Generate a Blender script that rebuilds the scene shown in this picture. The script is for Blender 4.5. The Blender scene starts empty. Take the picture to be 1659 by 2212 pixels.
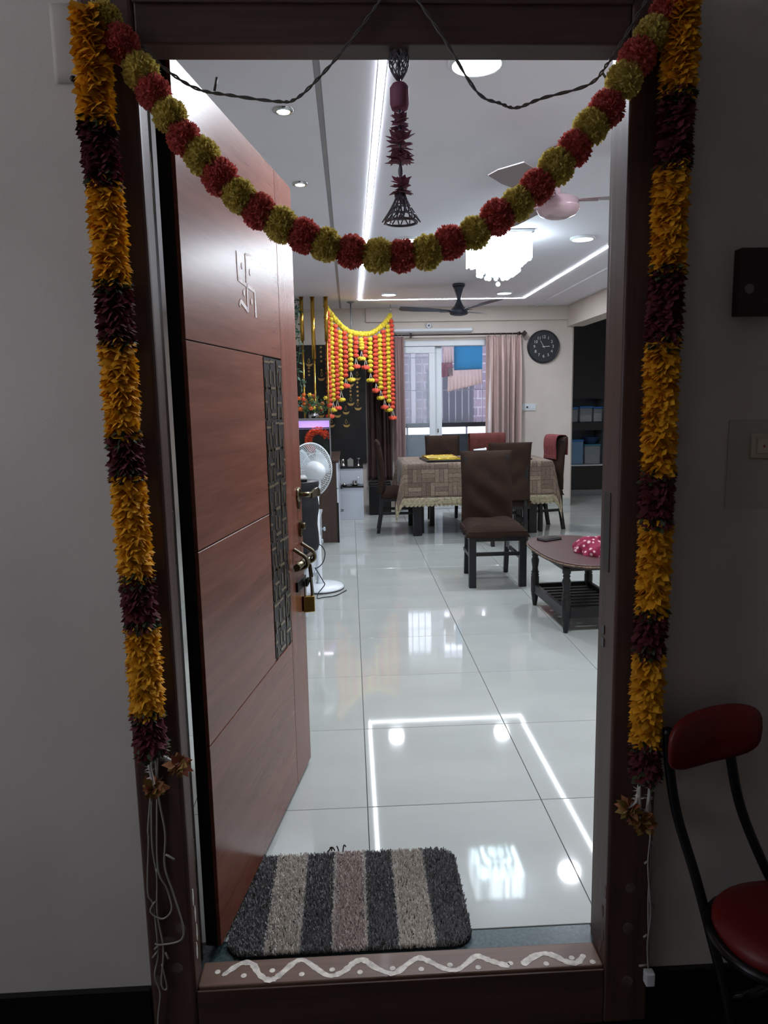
import bpy, math, random
from mathutils import Vector, Matrix
random.seed(7)
SC = bpy.context.scene
COL = SC.collection
PI = math.pi

# ------------------------------------------------------------------ camera
cam_d = bpy.data.cameras.new('camera')
cam = bpy.data.objects.new('camera', cam_d); COL.objects.link(cam)
_r = Vector((0.99871187, -0.04689364, -0.01938013))
_u = Vector((0.02612993, 0.14790893, 0.98865574))
_f = Vector((0.04349517, 0.98788863, -0.14894373))
cam.matrix_world = Matrix(((_r.x, _u.x, -_f.x, -0.0251), (_r.y, _u.y, -_f.y, -2.2955), (_r.z, _u.z, -_f.z, 1.365), (0, 0, 0, 1)))
cam_d.sensor_fit = 'VERTICAL'; cam_d.sensor_height = 36.0
cam_d.lens = 1561.14 * 36.0 / 2212.0
cam_d.clip_start = 0.02
SC.camera = cam

# ------------------------------------------------------------------ world, exposure
W = bpy.data.worlds.new('sky'); SC.world = W; W.use_nodes = True
bgn = W.node_tree.nodes['Background']
bgn.inputs[0].default_value = (0.80, 0.86, 1.0, 1); bgn.inputs[1].default_value = 4.5
VS = SC.view_settings
VS.view_transform = 'Standard'; VS.look = 'None'; VS.exposure = 0.12; VS.gamma = 1.0; VS.use_curve_mapping = False
SC.cycles.use_denoising = True
SC.cycles.max_bounces = 6; SC.cycles.diffuse_bounces = 4; SC.cycles.glossy_bounces = 3; SC.cycles.transmission_bounces = 3
SC.cycles.use_adaptive_sampling = True; SC.cycles.adaptive_threshold = 0.10
SC.cycles.transparent_max_bounces = 12
SC.cycles.caustics_reflective = False; SC.cycles.caustics_refractive = False
SC.cycles.sample_clamp_indirect = 3.0
COOL = (0.86, 0.91, 1.0)          # colour of the white LED lamps
WARM = (1.0, 0.90, 0.62)

# ------------------------------------------------------------------ materials
def lin(c):
    def f(x):
        x /= 255.0
        return x / 12.92 if x <= 0.04045 else ((x + 0.055) / 1.055) ** 2.4
    return (f(c[0]), f(c[1]), f(c[2]), 1.0)

def mat(name, col, rough=0.5, metal=0.0, var=0.0, vscale=8.0, bump=0.0, bscale=60.0, coat=0.0, spec=0.5,
        trans=0.0, ior=1.45, alpha=1.0, emit=None, estr=0.0, island=0.0, stretch=None, sheen=0.0, col2=None, subsurf=0.0, translucent=0.0):
    m = bpy.data.materials.new(name); m.use_nodes = True
    nt = m.node_tree; N = nt.nodes; L = nt.links
    b = N['Principled BSDF']
    b.inputs['Base Color'].default_value = lin(col)
    b.inputs['Roughness'].default_value = rough
    b.inputs['Metallic'].default_value = metal
    b.inputs['Specular IOR Level'].default_value = spec
    b.inputs['IOR'].default_value = ior
    b.inputs['Coat Weight'].default_value = coat
    b.inputs['Coat Roughness'].default_value = 0.08
    b.inputs['Transmission Weight'].default_value = trans
    b.inputs['Alpha'].default_value = alpha
    b.inputs['Sheen Weight'].default_value = sheen
    if emit is not None:
        b.inputs['Emission Color'].default_value = (emit[0], emit[1], emit[2], 1)
        b.inputs['Emission Strength'].default_value = estr
    tc = N.new('ShaderNodeTexCoord'); src = tc.outputs['Object']
    if stretch is not None:
        mp = N.new('ShaderNodeMapping'); mp.inputs['Scale'].default_value = stretch
        L.new(src, mp.inputs['Vector']); src = mp.outputs['Vector']
    if var > 0 or col2 is not None or island > 0:
        c1 = lin(col)
        c2 = lin(col2) if col2 is not None else tuple(min(1.0, x * (1 + var * 2)) for x in c1[:3]) + (1,)
        c1 = c1 if col2 is not None else tuple(x * (1 - var) for x in c1[:3]) + (1,)
        nz = N.new('ShaderNodeTexNoise'); nz.inputs['Scale'].default_value = vscale; nz.inputs['Detail'].default_value = 5.0
        L.new(src, nz.inputs['Vector'])
        fac = nz.outputs['Fac']
        mr = N.new('ShaderNodeMapRange'); mr.inputs[1].default_value = 0.3; mr.inputs[2].default_value = 0.7
        L.new(fac, mr.inputs[0]); fac = mr.outputs[0]
        if island > 0:
            g = N.new('ShaderNodeNewGeometry')
            mm = N.new('ShaderNodeMix'); mm.data_type = 'FLOAT'; mm.inputs[0].default_value = island
            L.new(fac, mm.inputs[2]); L.new(g.outputs['Random Per Island'], mm.inputs[3]); fac = mm.outputs[0]
        mx = N.new('ShaderNodeMix'); mx.data_type = 'RGBA'
        mx.inputs[6].default_value = c1; mx.inputs[7].default_value = c2
        L.new(fac, mx.inputs[0]); L.new(mx.outputs[2], b.inputs['Base Color'])
    if bump > 0:
        nb = N.new('ShaderNodeTexNoise'); nb.inputs['Scale'].default_value = bscale; nb.inputs['Detail'].default_value = 6.0
        L.new(src, nb.inputs['Vector'])
        bp = N.new('ShaderNodeBump'); bp.inputs['Strength'].default_value = bump; bp.inputs['Distance'].default_value = 0.004
        L.new(nb.outputs['Fac'], bp.inputs['Height']); L.new(bp.outputs['Normal'], b.inputs['Normal'])
    if translucent > 0:
        t = N.new('ShaderNodeBsdfTranslucent'); ms = N.new('ShaderNodeMixShader'); ms.inputs[0].default_value = translucent
        t.inputs['Color'].default_value = lin(col)
        out = N['Material Output']
        L.new(b.outputs[0], ms.inputs[1]); L.new(t.outputs[0], ms.inputs[2]); L.new(ms.outputs[0], out.inputs[0])
    return m

def wood(name, c1, c2, axis='x', rough=0.35, coat=0.3, scale=1.0, dist=0.25, spec=0.5):
    """laminate with long grain running along the given local axis"""
    st = {'x': (0.55, 9, 9), 'y': (9, 0.55, 9), 'z': (9, 9, 0.55)}[axis]
    m = mat(name, c1, rough=rough, coat=coat, spec=spec)
    nt = m.node_tree; N = nt.nodes; L = nt.links; b = N['Principled BSDF']
    tc = N.new('ShaderNodeTexCoord'); mp = N.new('ShaderNodeMapping')
    mp.inputs['Scale'].default_value = tuple(s * scale for s in st)
    L.new(tc.outputs['Object'], mp.inputs['Vector'])
    n1 = N.new('ShaderNodeTexNoise'); n1.inputs['Scale'].default_value = 2.2; n1.inputs['Detail'].default_value = 7; n1.inputs['Distortion'].default_value = dist
    L.new(mp.outputs[0], n1.inputs['Vector'])
    n2 = N.new('ShaderNodeTexNoise'); n2.inputs['Scale'].default_value = 14; n2.inputs['Detail'].default_value = 4
    L.new(mp.outputs[0], n2.inputs['Vector'])
    ad = N.new('ShaderNodeMix'); ad.data_type = 'FLOAT'; ad.inputs[0].default_value = 0.35
    L.new(n1.outputs['Fac'], ad.inputs[2]); L.new(n2.outputs['Fac'], ad.inputs[3])
    mr = N.new('ShaderNodeMapRange'); mr.inputs[1].default_value = 0.36; mr.inputs[2].default_value = 0.64
    L.new(ad.outputs[0], mr.inputs[0])
    mx = N.new('ShaderNodeMix'); mx.data_type = 'RGBA'; mx.inputs[6].default_value = lin(c1); mx.inputs[7].default_value = lin(c2)
    L.new(mr.outputs[0], mx.inputs[0]); L.new(mx.outputs[2], b.inputs['Base Color'])
    return m

def emit(name, col, strength):
    m = bpy.data.materials.new(name); m.use_nodes = True
    nt = m.node_tree; nt.nodes.remove(nt.nodes['Principled BSDF'])
    e = nt.nodes.new('ShaderNodeEmission'); e.inputs[0].default_value = (*col, 1); e.inputs[1].default_value = strength
    nt.links.new(e.outputs[0], nt.nodes['Material Output'].inputs[0])
    return m

# ------------------------------------------------------------------ mesh builder
class MB:
    def __init__(s): s.v = []; s.f = []; s.sm = []; s.uv = None
    def add(s, vs, fs, smooth=False):
        o = len(s.v); s.v.extend([tuple(p) for p in vs])
        for f in fs: s.f.append(tuple(i + o for i in f)); s.sm.append(smooth)
        return s
    def box(s, x0, y0, z0, x1, y1, z1):
        return s.add([(x0,y0,z0),(x1,y0,z0),(x1,y1,z0),(x0,y1,z0),(x0,y0,z1),(x1,y0,z1),(x1,y1,z1),(x0,y1,z1)],
                     [(0,3,2,1),(4,5,6,7),(0,1,5,4),(1,2,6,5),(2,3,7,6),(3,0,4,7)])
    def bar(s, p0, p1, w, h, up=(0,0,1)):
        """rectangular bar from p0 to p1, w across, h along up"""
        p0 = Vector(p0); p1 = Vector(p1); d = (p1 - p0).normalized(); u = Vector(up)
        if abs(d.dot(u)) > 0.98: u = Vector((0,1,0))
        a = d.cross(u).normalized(); u = a.cross(d).normalized(); a *= w/2; u *= h/2
        vs = [p - a - u if k == 0 else p + a - u if k == 1 else p + a + u if k == 2 else p - a + u for p in (p0, p1) for k in range(4)]
        return s.add(vs, [(0,3,2,1),(4,5,6,7),(0,1,5,4),(1,2,6,5),(2,3,7,6),(3,0,4,7)])
    def tube(s, pts, r, n=8, caps=True, smooth=True):
        pts = [Vector(p) for p in pts]; m = len(pts)
        rs = r if isinstance(r, (list, tuple)) else [r] * m
        t0 = (pts[1] - pts[0]).normalized()
        a = Vector((0,0,1)) if abs(t0.z) < 0.9 else Vector((1,0,0))
        a = (a - t0 * a.dot(t0)).normalized()
        vs = []
        for i in range(m):
            t = (pts[min(i+1, m-1)] - pts[max(i-1, 0)]).normalized()
            a = (a - t * a.dot(t)).normalized(); b = t.cross(a)
            for k in range(n):
                q = 2*PI*k/n; vs.append(pts[i] + (a*math.cos(q) + b*math.sin(q)) * rs[i])
        fs = [(i*n+k, i*n+(k+1)%n, (i+1)*n+(k+1)%n, (i+1)*n+k) for i in range(m-1) for k in range(n)]
        s.add(vs, fs, smooth)
        if caps:
            o = len(s.v) - len(vs)
            s.f.append(tuple(o+k for k in reversed(range(n)))); s.sm.append(False)
            s.f.append(tuple(o+(m-1)*n+k for k in range(n))); s.sm.append(False)
        return s
    def cyl(s, p0, p1, r0, r1=None, n=16): return s.tube([p0, p1], [r0, r0 if r1 is None else r1], n)
    def lathe(s, prof, n=24, o=(0,0,0), smooth=True, cap=True):
        vs = []
        for r, z in prof:
            for k in range(n): vs.append((o[0]+r*math.cos(2*PI*k/n), o[1]+r*math.sin(2*PI*k/n), o[2]+z))
        m = len(prof)
        fs = [(i*n+k, i*n+(k+1)%n, (i+1)*n+(k+1)%n, (i+1)*n+k) for i in range(m-1) for k in range(n)]
        b = len(s.v); s.add(vs, fs, smooth)
        if cap:
            s.f.append(tuple(b+k for k in reversed(range(n)))); s.sm.append(False)
            s.f.append(tuple(b+(m-1)*n+k for k in range(n))); s.sm.append(False)
        return s
    def ball(s, c, r, nu=12, nv=8):
        r = r if isinstance(r, (list, tuple)) else (r, r, r)
        vs = [(c[0], c[1], c[2]-r[2])]
        for j in range(1, nv):
            q = -PI/2 + PI*j/nv
            for k in range(nu):
                p = 2*PI*k/nu; vs.append((c[0]+r[0]*math.cos(q)*math.cos(p), c[1]+r[1]*math.cos(q)*math.sin(p), c[2]+r[2]*math.sin(q)))
        vs.append((c[0], c[1], c[2]+r[2])); t = len(vs)-1
        fs = [(0, 1+(k+1)%nu, 1+k) for k in range(nu)]
        for j in range(nv-2):
            a = 1+j*nu
            fs += [(a+k, a+(k+1)%nu, a+nu+(k+1)%nu, a+nu+k) for k in range(nu)]
        a = 1+(nv-2)*nu
        fs += [(a+k, a+(k+1)%nu, t) for k in range(nu)]
        return s.add(vs, fs, True)
    def prism(s, poly, a0, a1, plane='xy', smooth=False):
        n = len(poly)
        P = {'xy': lambda p, a: (p[0], p[1], a), 'xz': lambda p, a: (p[0], a, p[1]), 'yz': lambda p, a: (a, p[0], p[1])}[plane]
        vs = [P(p, a0) for p in poly] + [P(p, a1) for p in poly]
        b = len(s.v)
        s.add(vs, [(k, (k+1)%n, n+(k+1)%n, n+k) for k in range(n)], smooth)
        s.f.append(tuple(b+k for k in reversed(range(n)))); s.sm.append(False)
        s.f.append(tuple(b+n+k for k in range(n))); s.sm.append(False)
        return s
    def grid(s, fn, nu, nv, smooth=True):
        vs = [fn(i/nu, j/nv) for j in range(nv+1) for i in range(nu+1)]
        w = nu+1
        return s.add(vs, [(j*w+i, j*w+i+1, (j+1)*w+i+1, (j+1)*w+i) for j in range(nv) for i in range(nu)], smooth)
    def ring(s, c, R, r, n=32, m=6, nrm=(0,0,1)):
        nrm = Vector(nrm).normalized(); a = nrm.orthogonal().normalized(); b = nrm.cross(a); c = Vector(c)
        vs = []
        for k in range(n):
            q = 2*PI*k/n; e = a*math.cos(q)+b*math.sin(q)
            for j in range(m):
                p = 2*PI*j/m; vs.append(c + e*(R+r*math.cos(p)) + nrm*(r*math.sin(p)))
        return s.add(vs, [(k*m+j, ((k+1)%n)*m+j, ((k+1)%n)*m+(j+1)%m, k*m+(j+1)%m) for k in range(n) for j in range(m)], True)
    def mesh(s, name, material=None):
        me = bpy.data.meshes.new(name); me.from_pydata(s.v, [], s.f)
        me.polygons.foreach_set('use_smooth', s.sm)
        if s.uv:
            ul = me.uv_layers.new(name='uv')
            for lp in me.loops: ul.data[lp.index].uv = s.uv[lp.vertex_index]
        if material: me.materials.append(material)
        me.update(); return me

def link(o, parent=None):
    COL.objects.link(o)
    if parent is not None: o.parent = parent
    return o
def tag(o, label=None, cat=None, group=None, kind=None):
    if label: o['label'] = label
    if cat: o['category'] = cat
    if group: o['group'] = group
    if kind: o['kind'] = kind
    return o
def obj(name, mb, material, parent=None, loc=None, rot=None, bevel=0.0, solid=0.0, subd=0, seg=2):
    me = mb.mesh(name, material) if isinstance(mb, MB) else mb
    o = link(bpy.data.objects.new(name, me), parent)
    if loc is not None: o.location = loc
    if rot is not None: o.rotation_euler = rot
    if solid:
        m = o.modifiers.new('s', 'SOLIDIFY'); m.thickness = solid; m.offset = 0
    if bevel:
        m = o.modifiers.new('b', 'BEVEL'); m.width = bevel; m.segments = seg; m.limit_method = 'ANGLE'; m.angle_limit = 0.6
    if subd:
        m = o.modifiers.new('d', 'SUBSURF'); m.levels = subd; m.render_levels = subd
    return o
def thing(name, label, cat, loc=(0,0,0), rz=0.0, group=None, kind=None):
    o = link(bpy.data.objects.new(name, None)); o.empty_display_size = 0.05
    o.location = loc; o.rotation_euler = (0, 0, rz)
    return tag(o, label, cat, group, kind)
def struct(name, mb, material, label=None, **k):
    o = obj(name, mb, material, **k); o['kind'] = 'structure'
    if label: o['label'] = label
    return o
def lamp(name, kind, loc, energy, color, size=0.1, parent=None, rot=(0,0,0), spread=None, shape='DISK', size_y=None):
    d = bpy.data.lights.new(name, kind); d.energy = energy; d.color = color
    if kind == 'AREA':
        d.shape = shape; d.size = size
        if size_y: d.size_y = size_y
        if spread: d.spread = spread
    else: d.shadow_soft_size = size
    o = link(bpy.data.objects.new(name, d), parent); o.location = loc; o.rotation_euler = rot
    return o
def catmull(pts, k=6):
    pts = [Vector(p) for p in pts]; out = []
    for i in range(len(pts)-1):
        p0 = pts[max(i-1,0)]; p1 = pts[i]; p2 = pts[i+1]; p3 = pts[min(i+2,len(pts)-1)]
        for j in range(k):
            t = j/k
            out.append(0.5*((2*p1)+(p2-p0)*t+(2*p0-5*p1+4*p2-p3)*t*t+(3*p1-p0-3*p2+p3)*t*t*t))
    out.append(pts[-1]); return out

# shared materials
m_wall = mat('cream wall paint', (209, 200, 191), rough=0.7, var=0.03, vscale=3, bump=0.05, bscale=120)
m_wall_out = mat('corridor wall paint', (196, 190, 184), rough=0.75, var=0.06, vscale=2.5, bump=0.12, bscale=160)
m_wall_out_shade = mat('corridor wall paint shade', (182, 174, 164), rough=0.75, var=0.06, vscale=2.5, bump=0.12, bscale=160)  # darker copy of the corridor paint, right side's shade put into the colour
m_ceil = mat('white ceiling paint', (238, 236, 244), rough=0.8, var=0.015, vscale=2)
m_tile = mat('polished vitrified tile', (178, 182, 178), rough=0.045, var=0.035, vscale=1.6, coat=0.0, spec=0.62, stretch=(1, 3, 1))
m_grout = mat('grey grout', (78, 78, 76), rough=0.9)
m_granite = mat('dark green granite', (52, 66, 68), rough=0.25, var=0.35, vscale=120)
m_black_granite = mat('black granite', (18, 19, 21), rough=0.18, var=0.2, vscale=90)
m_frame = wood('dark teak frame', (68, 50, 45), (88, 67, 60), 'z', rough=0.45, coat=0.0, spec=0.36)
m_frame_x = wood('dark teak frame header', (68, 50, 45), (88, 67, 60), 'x', rough=0.45, coat=0.0, spec=0.36)
m_sill = wood('worn teak sill', (88, 64, 52), (108, 82, 68), 'x', rough=0.45, coat=0.1)
m_door = wood('reddish brown door laminate', (104, 60, 46), (130, 78, 62), 'x', rough=0.27, coat=0.0, dist=0.6)
m_door_v = wood('reddish brown door stile', (106, 60, 47), (124, 74, 59), 'z', rough=0.27, coat=0.0)
m_black = mat('black lacquer', (20, 19, 20), rough=0.3)
m_black_wood = mat('black stained wood', (24, 23, 25), rough=0.35, var=0.15, vscale=20)
m_chrome = mat('chrome', (205, 208, 210), rough=0.12, metal=1.0)
m_antique = mat('antique brass', (122, 114, 94), rough=0.22, metal=1.0)
m_brass = mat('brass', (196, 160, 84), rough=0.25, metal=1.0)
m_gold = mat('polished gold tube', (214, 172, 78), rough=0.2, metal=1.0)
m_white_plastic = mat('white plastic', (222, 224, 226), rough=0.35)
m_white_gloss = mat('white gloss laminate', (206, 212, 222), rough=0.18)
m_cloth_brown = mat('dark brown chair cover', (48, 34, 27), rough=0.9, var=0.12, vscale=9, bump=0.35, bscale=25, spec=0.2)
m_brown_lam = wood('dark walnut laminate', (58, 44, 38), (74, 58, 50), 'z', rough=0.4, coat=0.1)

# ================================================================== THE SETTING
# floor of the flat: slab + individual polished tiles (0.6 m)
fl = struct('floor', MB().box(-2.4, -0.6, -0.09, 4.4, 8.4, -0.006), m_grout, 'polished pale grey tiled floor of the flat')
def tile_mesh():
    b = MB(); h = 0.2988; c = 0.0012
    b.add([(-h,-h,-0.006),(h,-h,-0.006),(h,h,-0.006),(-h,h,-0.006),(-h,-h,-c),(h,-h,-c),(h,h,-c),(-h,h,-c),
           (-h+c,-h+c,0),(h-c,-h+c,0),(h-c,h-c,0),(-h+c,h-c,0)],
          [(0,1,5,4),(1,2,6,5),(2,3,7,6),(3,0,4,7),(4,5,9,8),(5,6,10,9),(6,7,11,10),(7,4,8,11),(8,9,10,11)])
    return b.mesh('tile', m_tile)
tm = tile_mesh()
for i in range(-4, 7):
    for j in range(-1, 14):
        t = obj('tile', tm, None, fl, loc=(i*0.6+0.3, j*0.6+0.3, 0))
        t.rotation_euler = (random.uniform(-1,1)*0.0006, random.uniform(-1,1)*0.0006, 0)
struct('trim_1', MB().box(-0.43, -0.705, -0.05, 0.57, -0.602, -0.001), m_granite, 'dark green granite strip inside the threshold', bevel=0.001)
# ceiling, with recessed groove along x = -0.115
struct('ceiling', MB().box(-0.098, -0.6, 2.525, 4.4, 8.0, 2.60).box(-2.4, -0.6, 2.525, -0.122, 8.0, 2.60).box(-0.122, -0.6, 2.533, -0.098, 8.0, 2.6), m_ceil, 'white false ceiling')
struct('trim_2', MB().box(-0.1205, -0.55, 2.527, -0.0995, 6.85, 2.533), mat('grey groove', (160, 158, 162), rough=0.6), 'grey shadow groove running along the ceiling')
struct('trim_3', MB().box(2.30, -0.55, 2.512, 2.33, 6.85, 2.526), m_ceil, 'thin ceiling moulding right of the light strip')
# LED profile strips: left run, far run, right run
m_led = emit('led strip light', (0.86, 0.92, 1.0), 24.0)
for nm, bx, lb in (('led_strip', (0.106, -0.3, 2.519, 0.132, 6.16, 2.527), 'long white linear ceiling light left of the fans'),
                   ('led_strip', (0.132, 6.134, 2.519, 1.978, 6.16, 2.527), 'white linear ceiling light running across above the window'),
                   ('led_strip', (1.978, -0.3, 2.519, 2.004, 6.16, 2.527), 'white linear ceiling light right of the chandelier')):
    r = thing(nm, lb, 'light', ((bx[0]+bx[3])/2, (bx[1]+bx[4])/2, 2.519), group='linear ceiling lights')
    cx, cy = r.location.x, r.location.y
    obj('diffuser', MB().box(bx[0]-cx, bx[1]-cy, 0, bx[3]-cx, bx[4]-cy, 0.006), m_led, r)
    hx, hy = (bx[3]-bx[0])/2+0.002, (bx[4]-bx[1])/2+0.002
    obj('channel', MB().box(-hx, -hy, 0.003, hx, hy, 0.0065), mat('aluminium', (190,192,196), rough=0.4, metal=1), r)

# door wall of the flat (inside cream, outside corridor paint), opening -0.52..0.65
struct('wall_front', MB().box(-2.4, -0.74, -0.12, -0.52, -0.62, 2.62).box(0.65, -0.74, -0.12, 4.4, -0.62, 2.62).box(-0.52, -0.74, 2.16, 0.65, -0.62, 2.62), m_wall, 'wall around the entrance, room side')
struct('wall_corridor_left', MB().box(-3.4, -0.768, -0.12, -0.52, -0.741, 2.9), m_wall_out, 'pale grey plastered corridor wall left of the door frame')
struct('wall_corridor_right', MB().box(0.65, -0.762, -0.12, 2.2, -0.741, 2.9).box(-0.52, -0.762, 2.16, 0.65, -0.741, 2.9), m_wall_out_shade, 'shaded corridor wall right of the door frame')
struct('baseboard_left', MB().box(-3.4, -0.785, -0.12, -0.522, -0.769, 0.034), m_black_granite, 'black skirting on the left corridor wall')
struct('baseboard_right', MB().box(0.652, -0.778, -0.12, 2.2, -0.763, 0.006), m_black_granite, 'black skirting on the right corridor wall')
struct('wall_corridor_daylight', MB().box(-2.7,-3.4,-0.2,-2.6,-2.5,2.9).box(-2.7,-1.4,-0.2,-2.6,-0.741,2.9).box(-2.7,-2.5,-0.2,-2.6,-1.4,1.0).box(-2.7,-2.5,2.0,-2.6,-1.4,2.9), m_wall_out, 'unseen left end wall of the corridor, opening sized for daylight')  # unseen; its opening is added and sized to meter daylight along the corridor
struct('floor_corridor', MB().box(-3.4, -3.4, -0.2, 2.2, -0.741, -0.12), m_black_granite, 'dark corridor floor')
struct('wall_corridor_back', MB().box(-3.4, -3.5, -0.2, 2.3, -3.4, 2.9), m_wall_out, 'corridor wall behind the viewer')  # unseen; back wall, end wall and ceiling added to limit sky light here
struct('wall_corridor_end', MB().box(2.2, -3.4, -0.2, 2.3, -0.741, 2.9), m_wall_out, 'end wall of the corridor')
struct('ceiling_corridor', MB().box(-3.4, -3.5, 2.85, 2.3, -0.62, 2.95), m_ceil, 'corridor ceiling')

# door frame
df = thing('trim_6', 'dark brown wooden door frame', None, (0.065, -0.7, -0.12), kind='structure')
ox, oy, oz = df.location
def fbox(b, x0,y0,z0,x1,y1,z1): return b.box(x0-ox,y0-oy,z0-oz,x1-ox,y1-oy,z1-oz)
obj('jamb', fbox(MB(), -0.52,-0.785,-0.12,-0.415,-0.715,2.16), m_frame, df, bevel=0.010, seg=3)
obj('jamb', fbox(MB(), 0.545,-0.785,-0.12,0.65,-0.69,2.16), m_frame, df, bevel=0.006, seg=3)
obj('jamb_rebate', fbox(MB(), -0.52,-0.7145,-0.12,-0.432,-0.63,2.16), m_frame, df, bevel=0.003)
obj('jamb_rebate', fbox(MB(), 0.562,-0.6895,-0.12,0.65,-0.63,2.16), m_frame, df, bevel=0.003)
obj('header', fbox(MB(), -0.4145,-0.783,2.05,0.5445,-0.715,2.16), m_frame_x, df, bevel=0.004)
obj('header_rebate', fbox(MB(), -0.4315,-0.7145,2.11,0.5615,-0.63,2.16), m_frame_x, df, bevel=0.002)
obj('architrave', fbox(MB(), -0.4145, -0.79, 2.12, 0.5445, -0.7835, 2.16), m_frame_x, df, bevel=0.002)
obj('strike_plate', fbox(MB(), 0.5435,-0.74,0.98,0.5448,-0.70,1.16), mat('dark strike plate', (52,44,41), rough=0.5), df)
for zz in (0.80, 0.83):
    obj('strike_hole', fbox(MB(), 0.5432,-0.722,zz,0.5449,-0.708,zz+0.02), m_black, df)
sill = obj('sill', fbox(MB(), -0.4145,-0.777,-0.12,0.5445,-0.70,0.03), m_sill, df, bevel=0.005, seg=3)
sl = obj('sill_step', fbox(MB(), -0.4145,-0.783,-0.12,0.5445,-0.7775,0.022), m_frame_x, df, bevel=0.002)
# painted white kolam wave and dots on the sill
m_kolam = mat('white rice paint', (188, 182, 172), rough=0.8, var=0.25, vscale=60)
KW = [(-0.362,-0.748),(-0.324,-0.713),(-0.296,-0.716),(-0.275,-0.749),(-0.251,-0.768),(-0.23,-0.759),(-0.195,-0.719),(-0.173,-0.712),(-0.144,-0.737),(-0.11,-0.765),(-0.077,-0.756),(-0.05,-0.729),(-0.027,-0.722),(0.0,-0.747),(0.032,-0.767),(0.054,-0.764),(0.084,-0.738),(0.108,-0.725),(0.134,-0.739),(0.164,-0.762),(0.195,-0.768),(0.223,-0.748),(0.249,-0.729),(0.278,-0.745),(0.307,-0.760),(0.322,-0.763)]
KW2 = [(0.352,-0.764),(0.382,-0.742),(0.413,-0.732),(0.438,-0.742),(0.458,-0.760),(0.484,-0.766),(0.509,-0.742)]
def ribbon(pts, w, z, zt=0.0006, jit=0.25):
    P = catmull([(x, y, 0) for x, y in pts], 5); b = MB(); L = []; R = []
    for i, p in enumerate(P):
        t = (P[min(i+1,len(P)-1)]-P[max(i-1,0)]).normalized(); n = Vector((-t.y, t.x, 0))
        ww = w*(1+random.uniform(-jit,jit)) * (0.4 if i in (0, len(P)-1) else 1)
        L.append(p+n*ww/2); R.append(p-n*ww/2)
    k = len(P); vs = [(p.x,p.y,z+zt) for p in L]+[(p.x,p.y,z+zt) for p in R]+[(p.x,p.y,z) for p in L]+[(p.x,p.y,z) for p in R]
    fs = []
    for i in range(k-1):
        fs += [(i,k+i,k+i+1,i+1),(2*k+i,2*k+i+1,i+1,i),(k+i,3*k+i,3*k+i+1,k+i+1)]
    return b.add(vs, fs)
def off(b, o):
    b.v = [(p[0]-o[0], p[1]-o[1], p[2]-o[2]) for p in b.v]; return b
obj('painted_wave', off(ribbon(KW, 0.015, 0.0301), df.location), m_kolam, sill)
obj('painted_wave', off(ribbon(KW2, 0.016, 0.0301), df.location), m_kolam, sill)
for (x, y) in [(-0.375,-0.735),(-0.311,-0.751),(-0.245,-0.74),(-0.174,-0.756),(-0.102,-0.747),(-0.036,-0.759),(0.042,-0.753),(0.11,-0.76),(0.18,-0.752),(0.246,-0.764),(0.325,-0.757),(0.41,-0.764),(0.476,-0.75),(0.522,-0.766)]:
    b = MB().lathe([(0.007,0.0301),(0.007,0.0307)], 10, (x, min(max(y,-0.766),-0.71), 0))
    obj('painted_dot', off(b, df.location), m_kolam, sill)
m_smear = mat('faded paint smear', (92, 78, 72), rough=0.8, var=0.3, vscale=40)
for (x, z, rx, rz_) in [(-0.50,0.06,0.014,0.014),(-0.455,0.09,0.014,0.013),(-0.47,0.16,0.018,0.010),(-0.44,0.19,0.012,0.012),(0.60,0.235,0.012,0.013),(0.598,0.13,0.013,0.015),(0.60,-0.01,0.014,0.016)]:
    b = MB().prism([(x+rx*math.cos(q*PI/6), z+rz_*math.sin(q*PI/6)) for q in range(12)], -0.7862, -0.785, 'xz')
    obj('painted_dot', off(b, df.location), m_smear, df)
for (x, y, z) in [(-0.4142,-0.765,0.25),(-0.4142,-0.755,0.20),(-0.4142,-0.75,0.15),(-0.4142,-0.76,0.11)]:
    obj('painted_dot', off(MB().prism([(y+0.007*math.cos(q*PI/5), z+0.022*math.sin(q*PI/5)) for q in range(10)], -0.4152, -0.4140, 'yz'), df.location), m_kolam, df)
for (y, z) in [(-0.775,0.22),(-0.76,0.16),(-0.765,0.10),(-0.75,0.06)]:
    obj('painted_dot', off(MB().prism([(y+0.006*math.cos(q*PI/5), z+0.016*math.sin(q*PI/5)) for q in range(10)], 0.5440, 0.5452, 'yz'), df.location), m_smear, df)
# hinges between jamb and leaf
for hz in (1.82, 1.08, 0.30):
    h = obj('hinge', off(MB().box(-0.431,-0.716,hz-0.06,-0.4165,-0.7135,hz+0.06).cyl((-0.424,-0.706,hz-0.06),(-0.424,-0.706,hz+0.06),0.006,n=10), df.location), m_antique, df)

# ---- the open door leaf, local x along its width, outer face at local y = 0
dr = thing('door_1', 'open reddish brown wooden door leaf with dark mosaic inlay strip', None, (-0.384, -0.64, 0.018), 1.393806, kind='structure')
leafw, leafh = 0.99, 2.085
G = 0.003   # groove half width
def panel(x0, z0, x1, z1, m=m_door, nm='panel'):
    return obj(nm, MB().box(x0+G/2, 0.0, z0+G/2, x1-G/2, 0.012, z1-G/2), m, dr, bevel=0.0012, seg=1)
obj('core', MB().box(0.001, 0.009, 0.001, leafw-0.001, 0.040, leafh-0.001), mat('black door edge', (14,13,13), rough=0.5), dr)
panel(0, 1.495, 0.785, leafh); panel(0, 1.015, 0.58, 1.495); panel(0, 0.535, 0.58, 1.015); panel(0, 0, 0.785, 0.535)
panel(0.785, 0, leafw, leafh, m_door_v, 'stile')
m_inlay = mat('dark metal mosaic', (44, 42, 42), rough=0.35, var=0.25, vscale=30, metal=0.3)
st = obj('inlay_strip', MB().box(0.583, 0.002, 0.538, 0.782, 0.010, 1.492), m_inlay, dr)
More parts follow.
